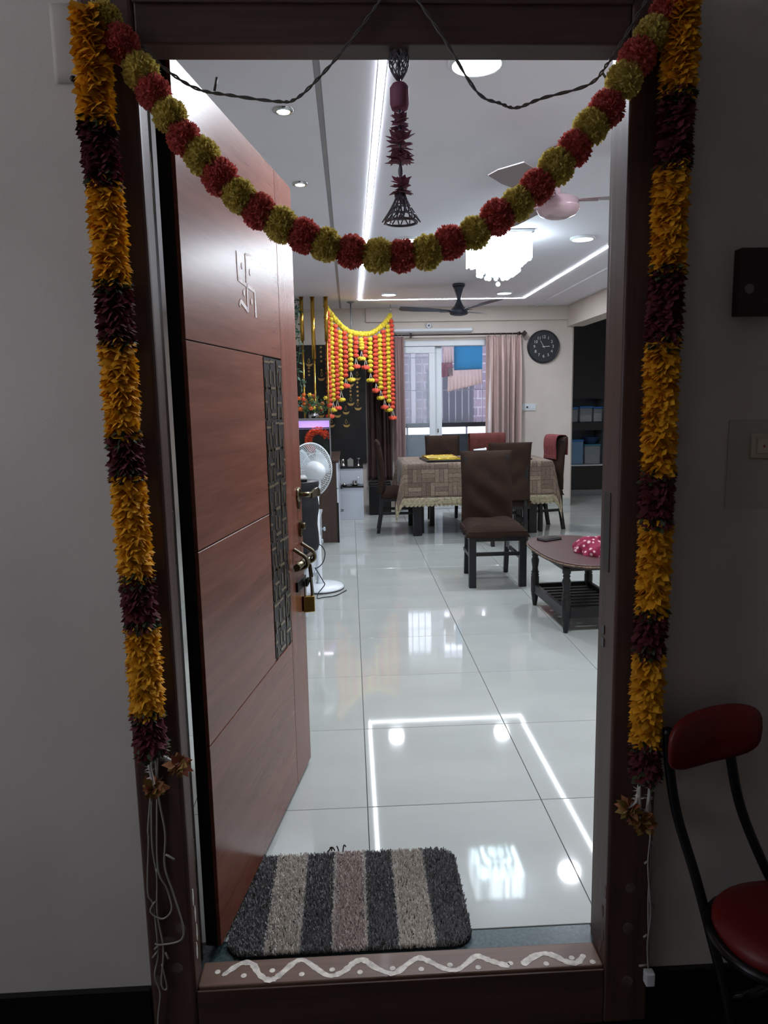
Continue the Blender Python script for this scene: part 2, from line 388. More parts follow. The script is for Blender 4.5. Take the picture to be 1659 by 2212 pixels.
m_bar = mat('champagne inlay bar', (150, 134, 108), rough=0.3, metal=0.8)
m_dblk = mat('dark mosaic block', (40, 37, 36), rough=0.4, metal=0.3, var=0.2, vscale=25)
ub = MB().box(-0.5,-0.5,-0.5,0.5,0.5,0.5).mesh('inlay_bar', m_bar)
ud = MB().box(-0.5,-0.5,-0.5,0.5,0.5,0.5).mesh('inlay_block', m_dblk)
rnd = random.Random(3)
# repeated mosaic sheet: (x, z, w, h) in strip fractions, 5 sheets of 0.19 m
sheet = [(0.16,0.93,0.30,0.035),(0.42,0.945,0.22,0.02),(0.70,0.86,0.03,0.22),(0.90,0.89,0.22,0.035),(0.30,0.70,0.035,0.24),(0.52,0.69,0.045,0.20),
         (0.82,0.68,0.03,0.22),(0.08,0.56,0.035,0.22),(0.45,0.52,0.26,0.04),(0.93,0.52,0.03,0.22),(0.72,0.47,0.03,0.18),(0.06,0.30,0.10,0.035),
         (0.30,0.30,0.035,0.24),(0.48,0.28,0.045,0.20),(0.78,0.28,0.24,0.035),(0.12,0.10,0.035,0.20),(0.42,0.09,0.28,0.04),(0.68,0.11,0.035,0.20),(0.90,0.10,0.035,0.20)]
for k in range(5):
    z0 = 1.492 - (k+1)*0.1908
    for (fx, fz, fw, fh) in sheet:
        if k % 2: fx = 1-fx
        w = max(fw*0.199, 0.006); h = max(fh*0.19, 0.006)
        x = min(max(0.583+fx*0.199, 0.585+w/2), 0.780-w/2)
        o = obj('inlay_bar', ub, None, st, loc=(x, 0.0005, z0+fz*0.19)); o.scale = (w, 0.006, h)
    for a in range(3):
        for c_ in range(2):
            o = obj('inlay_block', ud, None, st, loc=(0.583+0.033+a*0.0663, 0.0013, z0+0.05+c_*0.095)); o.scale = (0.060, 0.004, 0.088)
# hardware
hd = obj('lever_handle', MB().lathe([(0.022,-0.003),(0.026,0),(0.026,0.006),(0.02,0.010)],20).cyl((0,0,0.008),(0,0,0.05),0.009,n=12), m_antique, dr, loc=(0.935, 0.0, 1.03), rot=(PI/2, 0, 0))
obj('escutcheon', MB().prism([(0.018*math.cos(q*PI/10), 0.038*math.sin(q*PI/10)-0.005) for q in range(20)], -0.006, 0.0, 'xz'), m_antique, dr, loc=(0.935, 0.0, 1.02))
lv = []
for i in range(13):
    t = i/12; lv.append(((0.012+t*0.135), -0.05-0.006*math.sin(t*PI), 0.012*math.sin(t*PI*0.9)-0.018*t*t))
b = MB()
vs = []; n = len(lv)
for i, p in enumerate(lv):
    t = i/(n-1); hh = 0.014+0.008*math.sin(t*PI) if t < 0.9 else 0.006; tt = 0.005
    vs += [(p[0],p[1]-tt,p[2]-hh),(p[0],p[1]+tt,p[2]-hh),(p[0],p[1]+tt,p[2]+hh*0.5),(p[0],p[1]-tt,p[2]+hh*0.5)]
fs = [(i*4+k, i*4+(k+1)%4, (i+1)*4+(k+1)%4, (i+1)*4+k) for i in range(n-1) for k in range(4)] + [(3,2,1,0), ((n-1)*4,(n-1)*4+1,(n-1)*4+2,(n-1)*4+3)]
obj('lever', b.add(vs, fs, False), m_antique, dr, loc=(0.92, 0, 1.03), bevel=0.002)
lk = obj('lock_plate', MB().prism([(0.017*math.cos(q*PI/10), 0.030*math.sin(q*PI/10)) for q in range(20)], -0.010, 0.0, 'xz').cyl((0,-0.010,0.010),(0,-0.022,0.010),0.012,n=16), m_antique, dr, loc=(0.945, 0, 0.905), bevel=0.002)
al = obj('sliding_bolt', MB().cyl((0.77,-0.03,0.80),(0.99,-0.03,0.80),0.012,n=16), m_antique, dr)
for xx in (0.84, 0.95):
    b = MB()
    b.tube(catmull([(xx,-0.002,0.85),(xx,-0.02,0.838),(xx,-0.045,0.82),(xx,-0.05,0.795),(xx,-0.035,0.782),(xx,-0.004,0.775)],4), 0.007, 8)
    obj('bolt_bracket', b, m_antique, dr)
obj('hasp_arm', MB().bar((0.885,-0.044,0.81),(0.905,-0.05,0.67),0.020,0.007,(0,1,0)).bar((0.878,-0.052,0.79),(0.888,-0.055,0.74),0.008,0.006,(0,1,0)), m_antique, dr, bevel=0.002)
obj('hasp_plate', MB().box(0.86,-0.008,0.69,0.985,-0.001,0.725).ring((0.955,-0.02,0.705),0.014,0.005,20,8,(0,1,0.2)), mat('dark iron', (34,33,34), rough=0.4, metal=0.8), dr)
# painted auspicious mark (bent-arm cross with four dots)
m_mark = mat('white sandal paste', (206, 198, 196), rough=0.8, var=0.2, vscale=50)
def stroke(p, q, w):
    return obj('painted_stroke', MB().bar((p[0],-0.0006,p[1]),(q[0],-0.0006,q[1]), w, 0.0012, (0,1,0)), m_mark, dr)
mx_, mz_ = 0.456, 1.685
for (p, q, w) in [((0,-0.078),(0,0.078),0.010),((-0.075,0.0),(0.07,-0.012),0.010),((0,0.078),(0.05,0.085),0.006),((0,-0.075),(-0.062,-0.055),0.012),((-0.062,-0.055),(-0.072,-0.07),0.010),((0.07,-0.012),(0.072,-0.085),0.012),((-0.075,0.0),(-0.078,0.072),0.004)]:
    stroke((mx_+p[0], mz_+p[1]), (mx_+q[0], mz_+q[1]), w)
for (x, z) in [(-0.035,0.04),(0.035,0.035),(-0.03,-0.03),(0.037,-0.045)]:
    obj('painted_dot', MB().prism([(mx_+x+0.006*math.cos(q*PI/5), mz_+z+0.009*math.sin(q*PI/5)) for q in range(10)], -0.0012, 0.0, 'xz'), m_mark, dr)

# padlock hanging from the hasp
def door_pt(s, y, z):
    c, sn = math.cos(1.393806), math.sin(1.393806)
    return (-0.384 + c*s - sn*y, -0.64 + sn*s + c*y, 0.018 + z)
pl = thing('padlock', 'small brass padlock hanging from the door hasp', 'padlock', door_pt(0.955, -0.022, 0.592), 0.25)
obj('lock_body', MB().box(-0.021,-0.011,0,0.021,0.011,0.060), m_brass, pl, bevel=0.003)
obj('shackle', MB().tube(catmull([(-0.012,0,0.05),(-0.012,0,0.10),(-0.008,0,0.118),(0,0,0.125),(0.008,0,0.118),(0.012,0,0.10),(0.012,0,0.05)],5), 0.0045, 8), m_chrome, pl)

# back wall with sliding window opening 0.58..1.92, z 0..2.13
struct('wall_back', MB().box(-2.4,6.9,-0.05,0.57,7.05,2.6).box(1.93,6.9,-0.05,2.80,7.05,2.6).box(0.57,6.9,2.13,1.93,7.05,2.6), m_wall, 'cream wall with the balcony window and clock')
struct('trim_4', MB().box(0.2,6.862,2.355,2.72,6.899,2.524), m_wall, 'shallow beam across the top of the back wall')
struct('trim_5', MB().box(2.72,0.5,2.27,2.93,6.899,2.524), m_wall, 'beam above the kitchen opening')
struct('baseboard_back', MB().box(1.95,6.886,0,2.80,6.899,0.10), m_tile, 'tiled skirting under the clock wall')
struct('wall_left', MB().box(-2.5,-0.74,-0.05,-2.4,7.05,2.6), m_wall, 'left side wall of the hall')
struct('wall_right', MB().box(4.4,-0.74,-0.05,4.5,8.5,2.6), m_wall, 'right side wall beyond the kitchen')
struct('wall_kitchen', MB().box(2.80,8.35,-0.05,4.4,8.45,2.6).box(2.80,7.05,-0.05,2.86,8.35,2.6), m_wall, 'kitchen back wall')

# ================================================================== CEILING LAMPS
m_dl = emit('downlight diffuser', COOL, 16.0)
m_dl_rim = mat('downlight rim', (225,228,232), rough=0.4)
def downlight(x, y, label, r=0.075, watt=15.5):
    t = thing('ceiling_downlight', label, 'light', (x, y, 2.507), group='round recessed ceiling lights')
    obj('rim', MB().lathe([(r, 0.0),(r+0.012, 0.002),(r+0.015, 0.010),(r+0.013, 0.0178)], 28, cap=False).lathe([(r+0.013,0.0175),(r*0.4,0.0178)],28,cap=False), m_dl_rim, t)
    obj('diffuser', MB().lathe([(0.001,-0.001),(r*0.8,0.0),(r,0.003)], 28), m_dl, t)
    lamp('downlight_lamp', 'AREA', (0,0,-0.006), watt, COOL, r*2, t)
downlight(0.442, 0.375, 'brightest round ceiling light nearest the doorway', 0.085, 25.0)
downlight(1.69, 0.40, 'round ceiling light right of the doorway, nearest of the right row')
downlight(0.422, 3.10, 'round ceiling light left of the chandelier')
downlight(1.692, 3.106, 'round ceiling light right of the chandelier')
downlight(0.424, 5.70, 'round ceiling light left of the dark far fan')
downlight(1.672, 5.70, 'round ceiling light right of the dark far fan')
m_spot = emit('warm spot lens', (1.0, 0.93, 0.66), 12.0)
def spot(x, y, label):
    t = thing('spotlight', label, 'light', (x, y, 2.515), group='small warm spotlights above the door')
    obj('rim', MB().lathe([(0.028,0.0),(0.040,0.002),(0.042,0.0098)], 20, cap=False).lathe([(0.042,0.0097),(0.02,0.0098)],20,cap=False), m_chrome, t)
    obj('lens', MB().lathe([(0.001,-0.002),(0.020,0.0),(0.027,0.004)], 20), m_spot, t)
    lamp('spot_lamp', 'SPOT', (0,0,-0.008), 7.0, WARM, 0.02, t)
spot(-0.258, 0.796, 'warm yellow recessed spotlight nearer the doorway')
spot(-0.258, 1.766, 'warm yellow recessed spotlight farther into the room')

# chandelier
ch = thing('crystal_chandelier', 'square glowing crystal chandelier on the ceiling', 'chandelier', (1.06, 3.03, 2.17))
m_crys = mat('lit crystal', (235,245,250), rough=0.08, emit=(0.80,0.93,1.0), estr=7.0)
m_crys2 = mat('hanging crystal ball', (215,235,235), rough=0.05, emit=(0.75,0.95,0.95), estr=0.9, spec=0.8)
obj('base_plate', MB().box(-0.21,-0.21,0.335,0.21,0.21,0.354), m_chrome, ch, bevel=0.004)
pm = MB().box(-0.011,-0.005,0,0.011,0.005,1.0).mesh('crystal_prism', m_crys)
def ringp(half, n, z0, h, jit=0.0):
    for sx in range(4):
        for k in range(n):
            t = -half + 2*half*(k+0.5)/n
            x, y = ((t,-half),(half,t),(t,half),(-half,t))[sx]
            o = obj('crystal_prism', pm, None, ch, loc=(x, y, z0+random.uniform(-jit,jit)), rot=(0,0,(0,PI/2,0,PI/2)[sx])); o.scale = (1,1,h)
_nt = m_crys.node_tree; _oi = _nt.nodes.new('ShaderNodeObjectInfo'); _mr = _nt.nodes.new('ShaderNodeMapRange')
_mr.inputs[3].default_value = 0.7; _mr.inputs[4].default_value = 12.0
_pw = _nt.nodes.new('ShaderNodeMath'); _pw.operation = 'POWER'; _pw.inputs[1].default_value = 1.6
_nt.links.new(_oi.outputs['Random'], _pw.inputs[0]); _nt.links.new(_pw.outputs[0], _mr.inputs[0]); _nt.links.new(_mr.outputs[0], _nt.nodes['Principled BSDF'].inputs['Emission Strength'])
ringp(0.195, 15, 0.165, 0.165, 0.006); ringp(0.13, 9, 0.115, 0.20, 0.006); ringp(0.07, 5, 0.09, 0.22)
bm_ = MB().ball((0,0,0), 0.017, 10, 8).mesh('crystal_ball', m_crys2)
for (half, n, z) in ((0.125,5,0.10),(0.075,3,0.072)):
    for sx in range(4):
        for k in range(n):
            t = -half + 2*half*(k+0.5)/n; x, y = ((t,-half),(half,t),(t,half),(-half,t))[sx]
            obj('crystal_ball', bm_, None, ch, loc=(x, y, z))
obj('crystal_ball', bm_, None, ch, loc=(0,0,0.022))
obj('crystal_stem', MB().cyl((0,0,0.03),(0,0,0.09),0.003,n=6), m_chrome, ch)

# ceiling fans
def fan(name, label, x, y, zt, motor, blade_m, body_m, angs, L, canopy, prof, blz, w0=0.055, w1=0.085, cz=0.0, bend=0.0):
    t = thing(name, label, 'ceiling fan', (x, y, zt))
    obj('motor', MB().lathe(prof, 32), body_m, t)
    obj('canopy', MB().lathe(canopy, 24), body_m, t)
    for a in angs:
        pts = [(0.09,-w0*0.45),(0.20,-w0),(L*0.75,-w1),(L,-w1*0.95),(L+0.02,-w1*0.3),(L+0.005,w1*0.95),(L*0.8,w1),(0.20,w0),(0.09,w0*0.45)]
        b = MB(); k = len(pts)
        vs = [(p[0], p[1], blz+0.12*p[1]+bend*p[0]+0.002) for p in pts] + [(p[0], p[1], blz+0.12*p[1]+bend*p[0]-0.002) for p in pts]
        b.add(vs, [tuple(range(k)), tuple(range(2*k-1,k-1,-1))]+[(i,k+i,k+(i+1)%k,(i+1)%k) for i in range(k)])
        bl = obj('blade', b, blade_m, t, rot=(0,0,a))
        obj('blade_bracket', MB().bar((0.06,0.015,blz-0.004),(0.19,0.022,blz-0.004),0.012,0.004).bar((0.06,-0.015,blz-0.005),(0.19,-0.022,blz-0.006),0.012,0.004), body_m, bl)
    return t
m_fanp = mat('pinkish ivory fan paint', (205, 176, 184), rough=0.3, metal=0.2, coat=0.4)
m_fanblade = mat('dull brown grey fan blade', (150, 138, 142), rough=0.4, coat=0.2)
f1 = fan('ceiling_fan', 'pinkish ivory ceiling fan with chrome trim partly behind the garland', 0.985, 1.262, 2.215, None, m_fanblade, m_fanp,
    (math.radians(233), math.radians(353), math.radians(113)), 0.58,
    [(0.012,0.28),(0.05,0.285),(0.055,0.305),(0.03,0.3095)], [(0.001,0.0),(0.05,0.004),(0.085,0.018),(0.103,0.045),(0.103,0.052),(0.098,0.056),(0.092,0.085),(0.06,0.10),(0.02,0.105),(0.013,0.12),(0.013,0.30)], 0.085)
f2 = fan('ceiling_fan', 'dark grey ceiling fan with hourglass stem above the dining table', 1.09, 5.112, 2.215, None, mat('dark grey fan blade', (62, 66, 76), rough=0.45), mat('dark grey fan paint', (58, 63, 74), rough=0.4, metal=0.3),
    (math.radians(178), math.radians(-62), math.radians(58)), 0.58,
    [(0.058,0.285),(0.065,0.29),(0.06,0.3095)], [(0.001,0.0),(0.05,0.002),(0.085,0.012),(0.095,0.03),(0.095,0.06),(0.07,0.07),(0.045,0.10),(0.024,0.145),(0.02,0.165),(0.03,0.205),(0.048,0.255),(0.06,0.284)], 0.045, bend=0.06)

# ================================================================== DINING SET
m_leg = m_black_wood
def chair(label, loc, rz, towel=None, group='dining chairs in brown fabric covers', seat_d=0.44):
    t = thing('dining_chair', label, 'chair', loc, rz, group)
    # local: faces -y, origin at floor centre
    for sx in (-1, 1):
        obj('leg', MB().box(sx*0.187-0.026, -0.222, 0, sx*0.187+0.026, -0.172, 0.40), m_leg, t, bevel=0.003)
        b = MB(); x0, x1 = sx*0.160-0.018, sx*0.160+0.018
        prof = [(0.262,0.0),(0.226,0.20),(0.215,0.42),(0.235,0.70),(0.245,0.94)]; n = len(prof); vs = []
        for (y, z) in prof: vs += [(x0,y-0.018,z),(x1,y-0.018,z),(x1,y+0.018,z),(x0,y+0.018,z)]
        b.add(vs, [(i*4+k, i*4+(k+1)%4, (i+1)*4+(k+1)%4, (i+1)*4+k) for i in range(n-1) for k in range(4)]+[(3,2,1,0),(4*n-4,4*n-3,4*n-2,4*n-1)])
        obj('leg', b, m_leg, t, bevel=0.003)
        obj('stretcher', MB().box(sx*0.18-0.01, -0.175, 0.20, sx*0.18+0.01, 0.215, 0.228), m_leg, t, bevel=0.002)
    obj('stretcher', MB().box(-0.165, -0.205, 0.235, 0.165, -0.185, 0.262), m_leg, t, bevel=0.002)
    obj('seat_frame', MB().box(-0.205, -0.21, 0.345, 0.205, 0.22, 0.398), m_leg, t, bevel=0.003)
    rr = random.Random(sum(map(ord, label)) % 999)
    ph = rr.uniform(0, 6)
    def seatf(u, v):
        # closed cushion profile around: u along x, v around section
        a = 2*PI*v
        return None
    # cushion: superellipse dome with a drooping skirt
    b = MB(); NU, NV = 28, 22
    def sf(u, v):
        x = (u-0.5)*2; y = (v-0.5)*2
        ex = max(abs(x), abs(y)) ; e = ex**6
        z = 0.474 - 0.095*e + 0.006*math.sin(5*x+3*y+ph)*(1-e) + 0.004*math.sin(13*y+4*x)
        k = 1 - 0.02*e*(1-min(abs(x),abs(y)))
        w = 0.233 + 0.004*math.sin(9*y+ph) if y < 0.3 else 0.222
        return (x*w*k, -0.005+y*0.235*k, z)
    b.grid(sf, NU, NV)
    b.box(-0.215,-0.225,0.392,0.215,0.215,0.42)
    obj('seat_cushion', b, m_cloth_brown, t, solid=0.004)
    # backrest cover: slightly bowed slab with a flange at the top edge, wrinkled
    b = MB(); NU, NV = 16, 30
    def face(side):
        def g(u, v):
            x = (u-0.5)*2; z = 0.43 + v*0.55
            w = 0.203 - 0.004*math.sin(PI*v) + (0.005 if v > 0.985 else 0)
            yb = 0.222 + 0.045*v - 0.02*math.sin(PI*v)
            th = 0.030*(1-abs(x)**8)*(1-v**30) + 0.004
            wr = 0.009*math.sin(19*(v*0.8+0.25*x)+ph)*math.exp(-((v-0.35)/0.35)**2)*(1-abs(x)**4)
            return (x*w, yb - side*(th) + wr, z)
        return g
    g1, g2 = face(1), face(-1)
    vs = [g1(i/NU, j/NV) for j in range(NV+1) for i in range(NU+1)] + [g2(i/NU, j/NV) for j in range(NV+1) for i in range(NU+1)]
    w = NU+1; o2 = (NU+1)*(NV+1); fs = []
    for j in range(NV):
        for i in range(NU):
            fs.append((j*w+i, j*w+i+1, (j+1)*w+i+1, (j+1)*w+i)); fs.append((o2+j*w+i, o2+(j+1)*w+i, o2+(j+1)*w+i+1, o2+j*w+i+1))
        fs.append((j*w, (j+1)*w, o2+(j+1)*w, o2+j*w)); fs.append((j*w+NU, o2+j*w+NU, o2+(j+1)*w+NU, (j+1)*w+NU))
    for i in range(NU):
        fs.append((i, o2+i, o2+i+1, i+1)); fs.append((NV*w+i, NV*w+i+1, o2+NV*w+i+1, o2+NV*w+i))
    b.add(vs, fs, True)
    obj('back_cover', b, m_cloth_brown, t)
    return t
c1 = chair('brown covered chair standing apart in front of the dining table', (1.035, 3.085, 0), 0.0)
chair('brown covered chair right behind the front chair, its back to the viewer', (1.455, 4.645, 0), PI)
chair('brown covered chair at the right end of the table with a maroon towel', (1.924, 5.30, 0), math.radians(-76))
chair('brown covered chair at the left end of the table before the curtain', (0.51, 5.40, 0), math.radians(88))
chair('brown covered chair on the far side of the table, left of the two', (1.045, 5.86, 0), 0.02)
chair('brown covered chair on the far side of the table, draped with cloth', (1.565, 5.88, 0), -0.02)
# clear plastic wrap hanging under the front chair
m_wrap = mat('clear plastic wrap', (210,215,220), rough=0.15, alpha=0.35, spec=0.9)
b = MB().grid(lambda u, v: (1.10+0.17*u, 2.90+0.28*u, 0.345-0.07*v*(0.5+0.5*math.sin(9*u))-0.01*math.sin(30*u+8*v)), 24, 8)
tag(obj('plastic_wrap', b, m_wrap, loc=(0,0,0)), 'torn clear plastic film hanging under the front chair seat', 'plastic wrap')

# table
tb = thing('dining_table', 'black wooden dining table under the patterned cloth', 'table', (1.255, 5.39, 0))
obj('table_top', MB().box(-0.735,-0.46,0.715,0.735,0.46,0.752), m_leg, tb, bevel=0.004)
obj('apron', MB().box(-0.66,-0.40,0.64,0.66,-0.375,0.715).box(-0.66,0.375,0.64,0.66,0.40,0.715).box(-0.66,-0.375,0.64,-0.635,0.375,0.715).box(0.635,-0.375,0.64,0.66,0.375,0.715), m_leg, tb)
for sx in (-1, 1):
    for sy in (-1, 1):
        x = sx*0.60; y = sy*0.32
        lg = obj('leg', MB().box(x-0.055,y-0.045,0,x+0.03,y+0.045,0.64), m_leg, tb, bevel=0.004)
        obj('leg_board', MB().box(x+0.034*sx+0.04,y+0.02,0.0,x+0.034*sx+0.075,y+0.11,0.64), m_leg, lg, bevel=0.003)
# cloth
def weave_mat():
    m = mat('brown basket weave print cloth', (110, 92, 78), rough=0.75, sheen=0.1)
    nt = m.node_tree; N = nt.nodes; L = nt.links; bs = N['Principled BSDF']
    uv = N.new('ShaderNodeUVMap'); uv.uv_map = 'uv'
    outs = []
    for rot in (0, PI/2):
        mp = N.new('ShaderNodeMapping'); mp.inputs['Rotation'].default_value = (0,0,rot); L.new(uv.outputs[0], mp.inputs[0])
        br = N.new('ShaderNodeTexBrick'); br.offset = 0.0; br.squash = 1.0
        br.inputs['Color1'].default_value = lin((132,113,98)); br.inputs['Color2'].default_value = lin((92,75,63)); br.inputs['Mortar'].default_value = lin((62,50,43))
        br.inputs['Scale'].default_value = 1.0; br.inputs['Mortar Size'].default_value = 0.002; br.inputs['Brick Width'].default_value = 0.135; br.inputs['Row Height'].default_value = 0.045
        br.inputs['Bias'].default_value = -0.1
        L.new(mp.outputs[0], br.inputs['Vector']); outs.append(br.outputs['Color'])
    ck = N.new('ShaderNodeTexChecker'); ck.inputs['Scale'].default_value = 1/0.135; L.new(uv.outputs[0], ck.inputs['Vector'])
    mx = N.new('ShaderNodeMix'); mx.data_type = 'RGBA'; L.new(ck.outputs['Fac'], mx.inputs[0]); L.new(outs[0], mx.inputs[6]); L.new(outs[1], mx.inputs[7])
    nz = N.new('ShaderNodeTexNoise'); nz.inputs['Scale'].default_value = 55; L.new(uv.outputs[0], nz.inputs['Vector'])
    mr = N.new('ShaderNodeMapRange'); mr.inputs[1].default_value = 0.3; mr.inputs[2].default_value = 0.7; mr.inputs[3].default_value = 0.75; mr.inputs[4].default_value = 1.25; L.new(nz.outputs[0], mr.inputs[0])
    mu = N.new('ShaderNodeMix'); mu.data_type = 'RGBA'; mu.blend_type = 'MULTIPLY'; mu.inputs[0].default_value = 1.0
    L.new(mx.outputs[2], mu.inputs[6]); L.new(mr.outputs[0], mu.inputs[7]); L.new(mu.outputs[2], bs.inputs['Base Color'])
    return m
m_weave = weave_mat()
m_lace = mat('gold lace border', (140, 130, 106), rough=0.55, var=0.4, vscale=70, bump=0.4, bscale=90)
TX0, TX1, TY0, TY1, TZ = 0.505, 2.005, 4.915, 5.865, 0.757
def drop_at(x, y):
    return 0.42
def cloth_pt(a, c_):
    """a, c_: flat cloth coordinates (metres past each edge hang down)"""
    dx = a-TX1 if a > TX1 else (a-TX0 if a < TX0 else 0.0)
    dy = c_-TY1 if c_ > TY1 else (c_-TY0 if c_ < TY0 else 0.0)
    px = min(max(a, TX0), TX1); py = min(max(c_, TY0), TY1)
    if dx == 0 and dy == 0: return (px, py, TZ)
    r = math.hypot(dx, dy)
    if dx != 0 and dy != 0:
        ph = math.atan2(abs(dy), abs(dx)); k = math.sin(2*ph)
        o = 0.012 + r*(0.10+0.13*k + 0.03*math.sin(6*ph))
        return (px + math.copysign(o*math.cos(ph), dx)*1.0, py + math.copysign(o*math.sin(ph)*0.55, dy), TZ - r*0.985)
    o = 0.012 + 0.03*r*(1+0.6*math.sin(9*(a+c_)))
    return (px + math.copysign(o, dx) if dx else px, py + math.copysign(o, dy) if dy else py, TZ - r)
def axis_pts(lo, hi, ov0, ov1, n_in, n_o):
    L = [lo-ov0*(1-i/n_o) for i in range(n_o)] + [lo+(hi-lo)*i/n_in for i in range(n_in)] + [hi+ov1*i/n_o for i in range(n_o+1)]
    return L
def cloth_mesh(border):
    ax = axis_pts(TX0, TX1, 0.42, 0.42, 24, 16); ay = axis_pts(TY0, TY1, 0.42, 0.42, 14, 16)
    b = MB(); b.uv = []
    seat_cut = 0.265
    idx = {}; vs = []
    def clipd(a, c_):
        # ends and far side rest on the chair seats pushed under the table
        if TY0+0.10 < c_ < TY1-0.02 and a < TX0: a = max(a, TX0-seat_cut)
        if TY0+0.10 < c_ < TY1-0.02 and a > TX1: a = min(a, TX1+seat_cut)
        if c_ > TY1: c_ = min(c_, TY1+0.25)
        return a, c_
    for j, c_ in enumerate(ay):
        for i, a in enumerate(ax):
            a2, c2 = clipd(a, c_)
            idx[(i,j)] = len(vs); vs.append(cloth_pt(a2, c2)); b.uv.append((a2, c2))
    fs = []
    for j in range(len(ay)-1):
        for i in range(len(ax)-1):
            am = (ax[i]+ax[i+1])/2; cm = (ay[j]+ay[j+1])/2
            ov = max(TX0-am, am-TX1, TY0-cm, cm-TY1)
            isb = ov > 0.345
            if isb == border: fs.append((idx[(i,j)], idx[(i+1,j)], idx[(i+1,j+1)], idx[(i,j+1)]))
    b.add(vs, fs, True)
    return b
tc_ = thing('tablecloth', 'brown basket weave print tablecloth with gold lace border', 'tablecloth', (0, 0, 0))
obj('cloth', cloth_mesh(False), m_weave, tc_, solid=0.002)
obj('lace_border', cloth_mesh(True), m_lace, tc_, solid=0.003)
# scalloped edge beads along the near hem
sc_m = MB().lathe([(0.022,0),(0.022,0.003)], 14).mesh('scallop', m_lace)
for k in range(36):
    p = cloth_pt(TX0+0.02+k*0.0417, TY0-0.42)
    obj('scallop', sc_m, None, tc_, loc=(p[0], p[1]+0.0015, p[2]+0.008), rot=(PI/2,0,0))
# golden tray on the table
ty = thing('ceremonial_tray', 'flat black tray with gold rim and yellow panel on the table', 'tray', (0.92, 5.28, 0.7592), 0.06)
obj('tray_body', MB().box(-0.19,-0.26,0,0.19,0.26,0.022), m_black, ty, bevel=0.004)
obj('gold_panel', MB().box(-0.17,-0.24,0.0222,0.17,0.24,0.034), mat('gold foil panel', (214,176,52), rough=0.35, var=0.4, vscale=40, metal=0.4), ty, bevel=0.003)
obj('gold_bead_rim', MB().tube([(-0.165,-0.235,0.036),(0.165,-0.235,0.036),(0.165,0.235,0.036),(-0.165,0.235,0.036),(-0.165,-0.235,0.036)],0.006,6), m_gold, ty)
dpt = thing('folded_shawl', 'small folded dark cloth near the table end', 'cloth', (1.72, 5.15, 0.7592))
obj('fold', MB().box(-0.12,-0.08,0,0.12,0.08,0.016), mat('dark maroon fabric', (70,45,42), rough=0.9), dpt, bevel=0.006)
obj('fold', MB().box(-0.11,-0.07,0.0165,0.08,0.07,0.030), mat('black fabric', (30,27,27), rough=0.9), dpt, bevel=0.006)
# white pegs clipped on top of the front chair back
pg = thing('clothes_clip', 'white plastic clip lying on the front chair back', 'clip', (0.99, 3.355, 0.9815), 0.15)
obj('clip_arm', MB().box(-0.055,-0.010,0,0.05,0.004,0.010), m_white_plastic, pg, bevel=0.003)
obj('clip_arm', MB().bar((-0.05,0.012,0.006),(0.05,0.006,0.016),0.010,0.008).ball((0.045,0.004,0.012),0.010,8,6), m_white_plastic, pg)
# towels draped over chairs
m_towel = mat('maroon towel', (112, 52, 54), rough=0.95, var=0.15, vscale=40, bump=0.6, bscale=150)
def drape(name, label, cx, cy, rz, w, ztop, drop0, drop1, th, m):
    t = thing(name, label, 'towel', (cx, cy, ztop-drop0), rz)
    pts = [(-th-0.006, -drop0)] + [(-th-0.006+0.003*math.sin(i), -drop0*(1-i/8)) for i in range(1,8)] + [(-th*0.8, 0.006),(0,0.012),(th*0.8,0.006)] + [(th+0.006, -drop1*i/8) for i in range(1,9)]
    def fn(u, v):
        i = min(int(v*(len(pts)-1)), len(pts)-2); f = v*(len(pts)-1)-i
        y = pts[i][0]*(1-f)+pts[i+1][0]*f; z = pts[i][1]*(1-f)+pts[i+1][1]*f
        return ((u-0.5)*w*(1-0.02*math.sin(7*v)), y+0.003*math.sin(26*u)*min(1,abs(z)*8), drop0+z)
    obj('towel_cloth', MB().grid(fn, 24, 40), m, t, solid=0.006)
    b = MB()
    for k in range(3):
        zz = drop0 - drop0 + 0.012 + 0.014*k
        b.bar((-w*0.49,-th-0.011,zz),(w*0.49,-th-0.011,zz),0.003,0.005)
    obj('towel_stripe', b, mat('towel band', (146,84,82), rough=0.9), t)
    return t
drape('hand_towel', 'maroon hand towel hanging over the right end chair back', 2.162, 5.359, math.radians(-76), 0.26, 0.986, 0.245, 0.2, 0.062, m_towel)
drape('chair_drape', 'plain maroon cloth covering the back of a far side chair', 1.566, 6.122, -0.02, 0.418, 0.985, 0.30, 0.25, 0.062, mat('maroon drape', (92,46,42), rough=0.95, var=0.1, vscale=20))

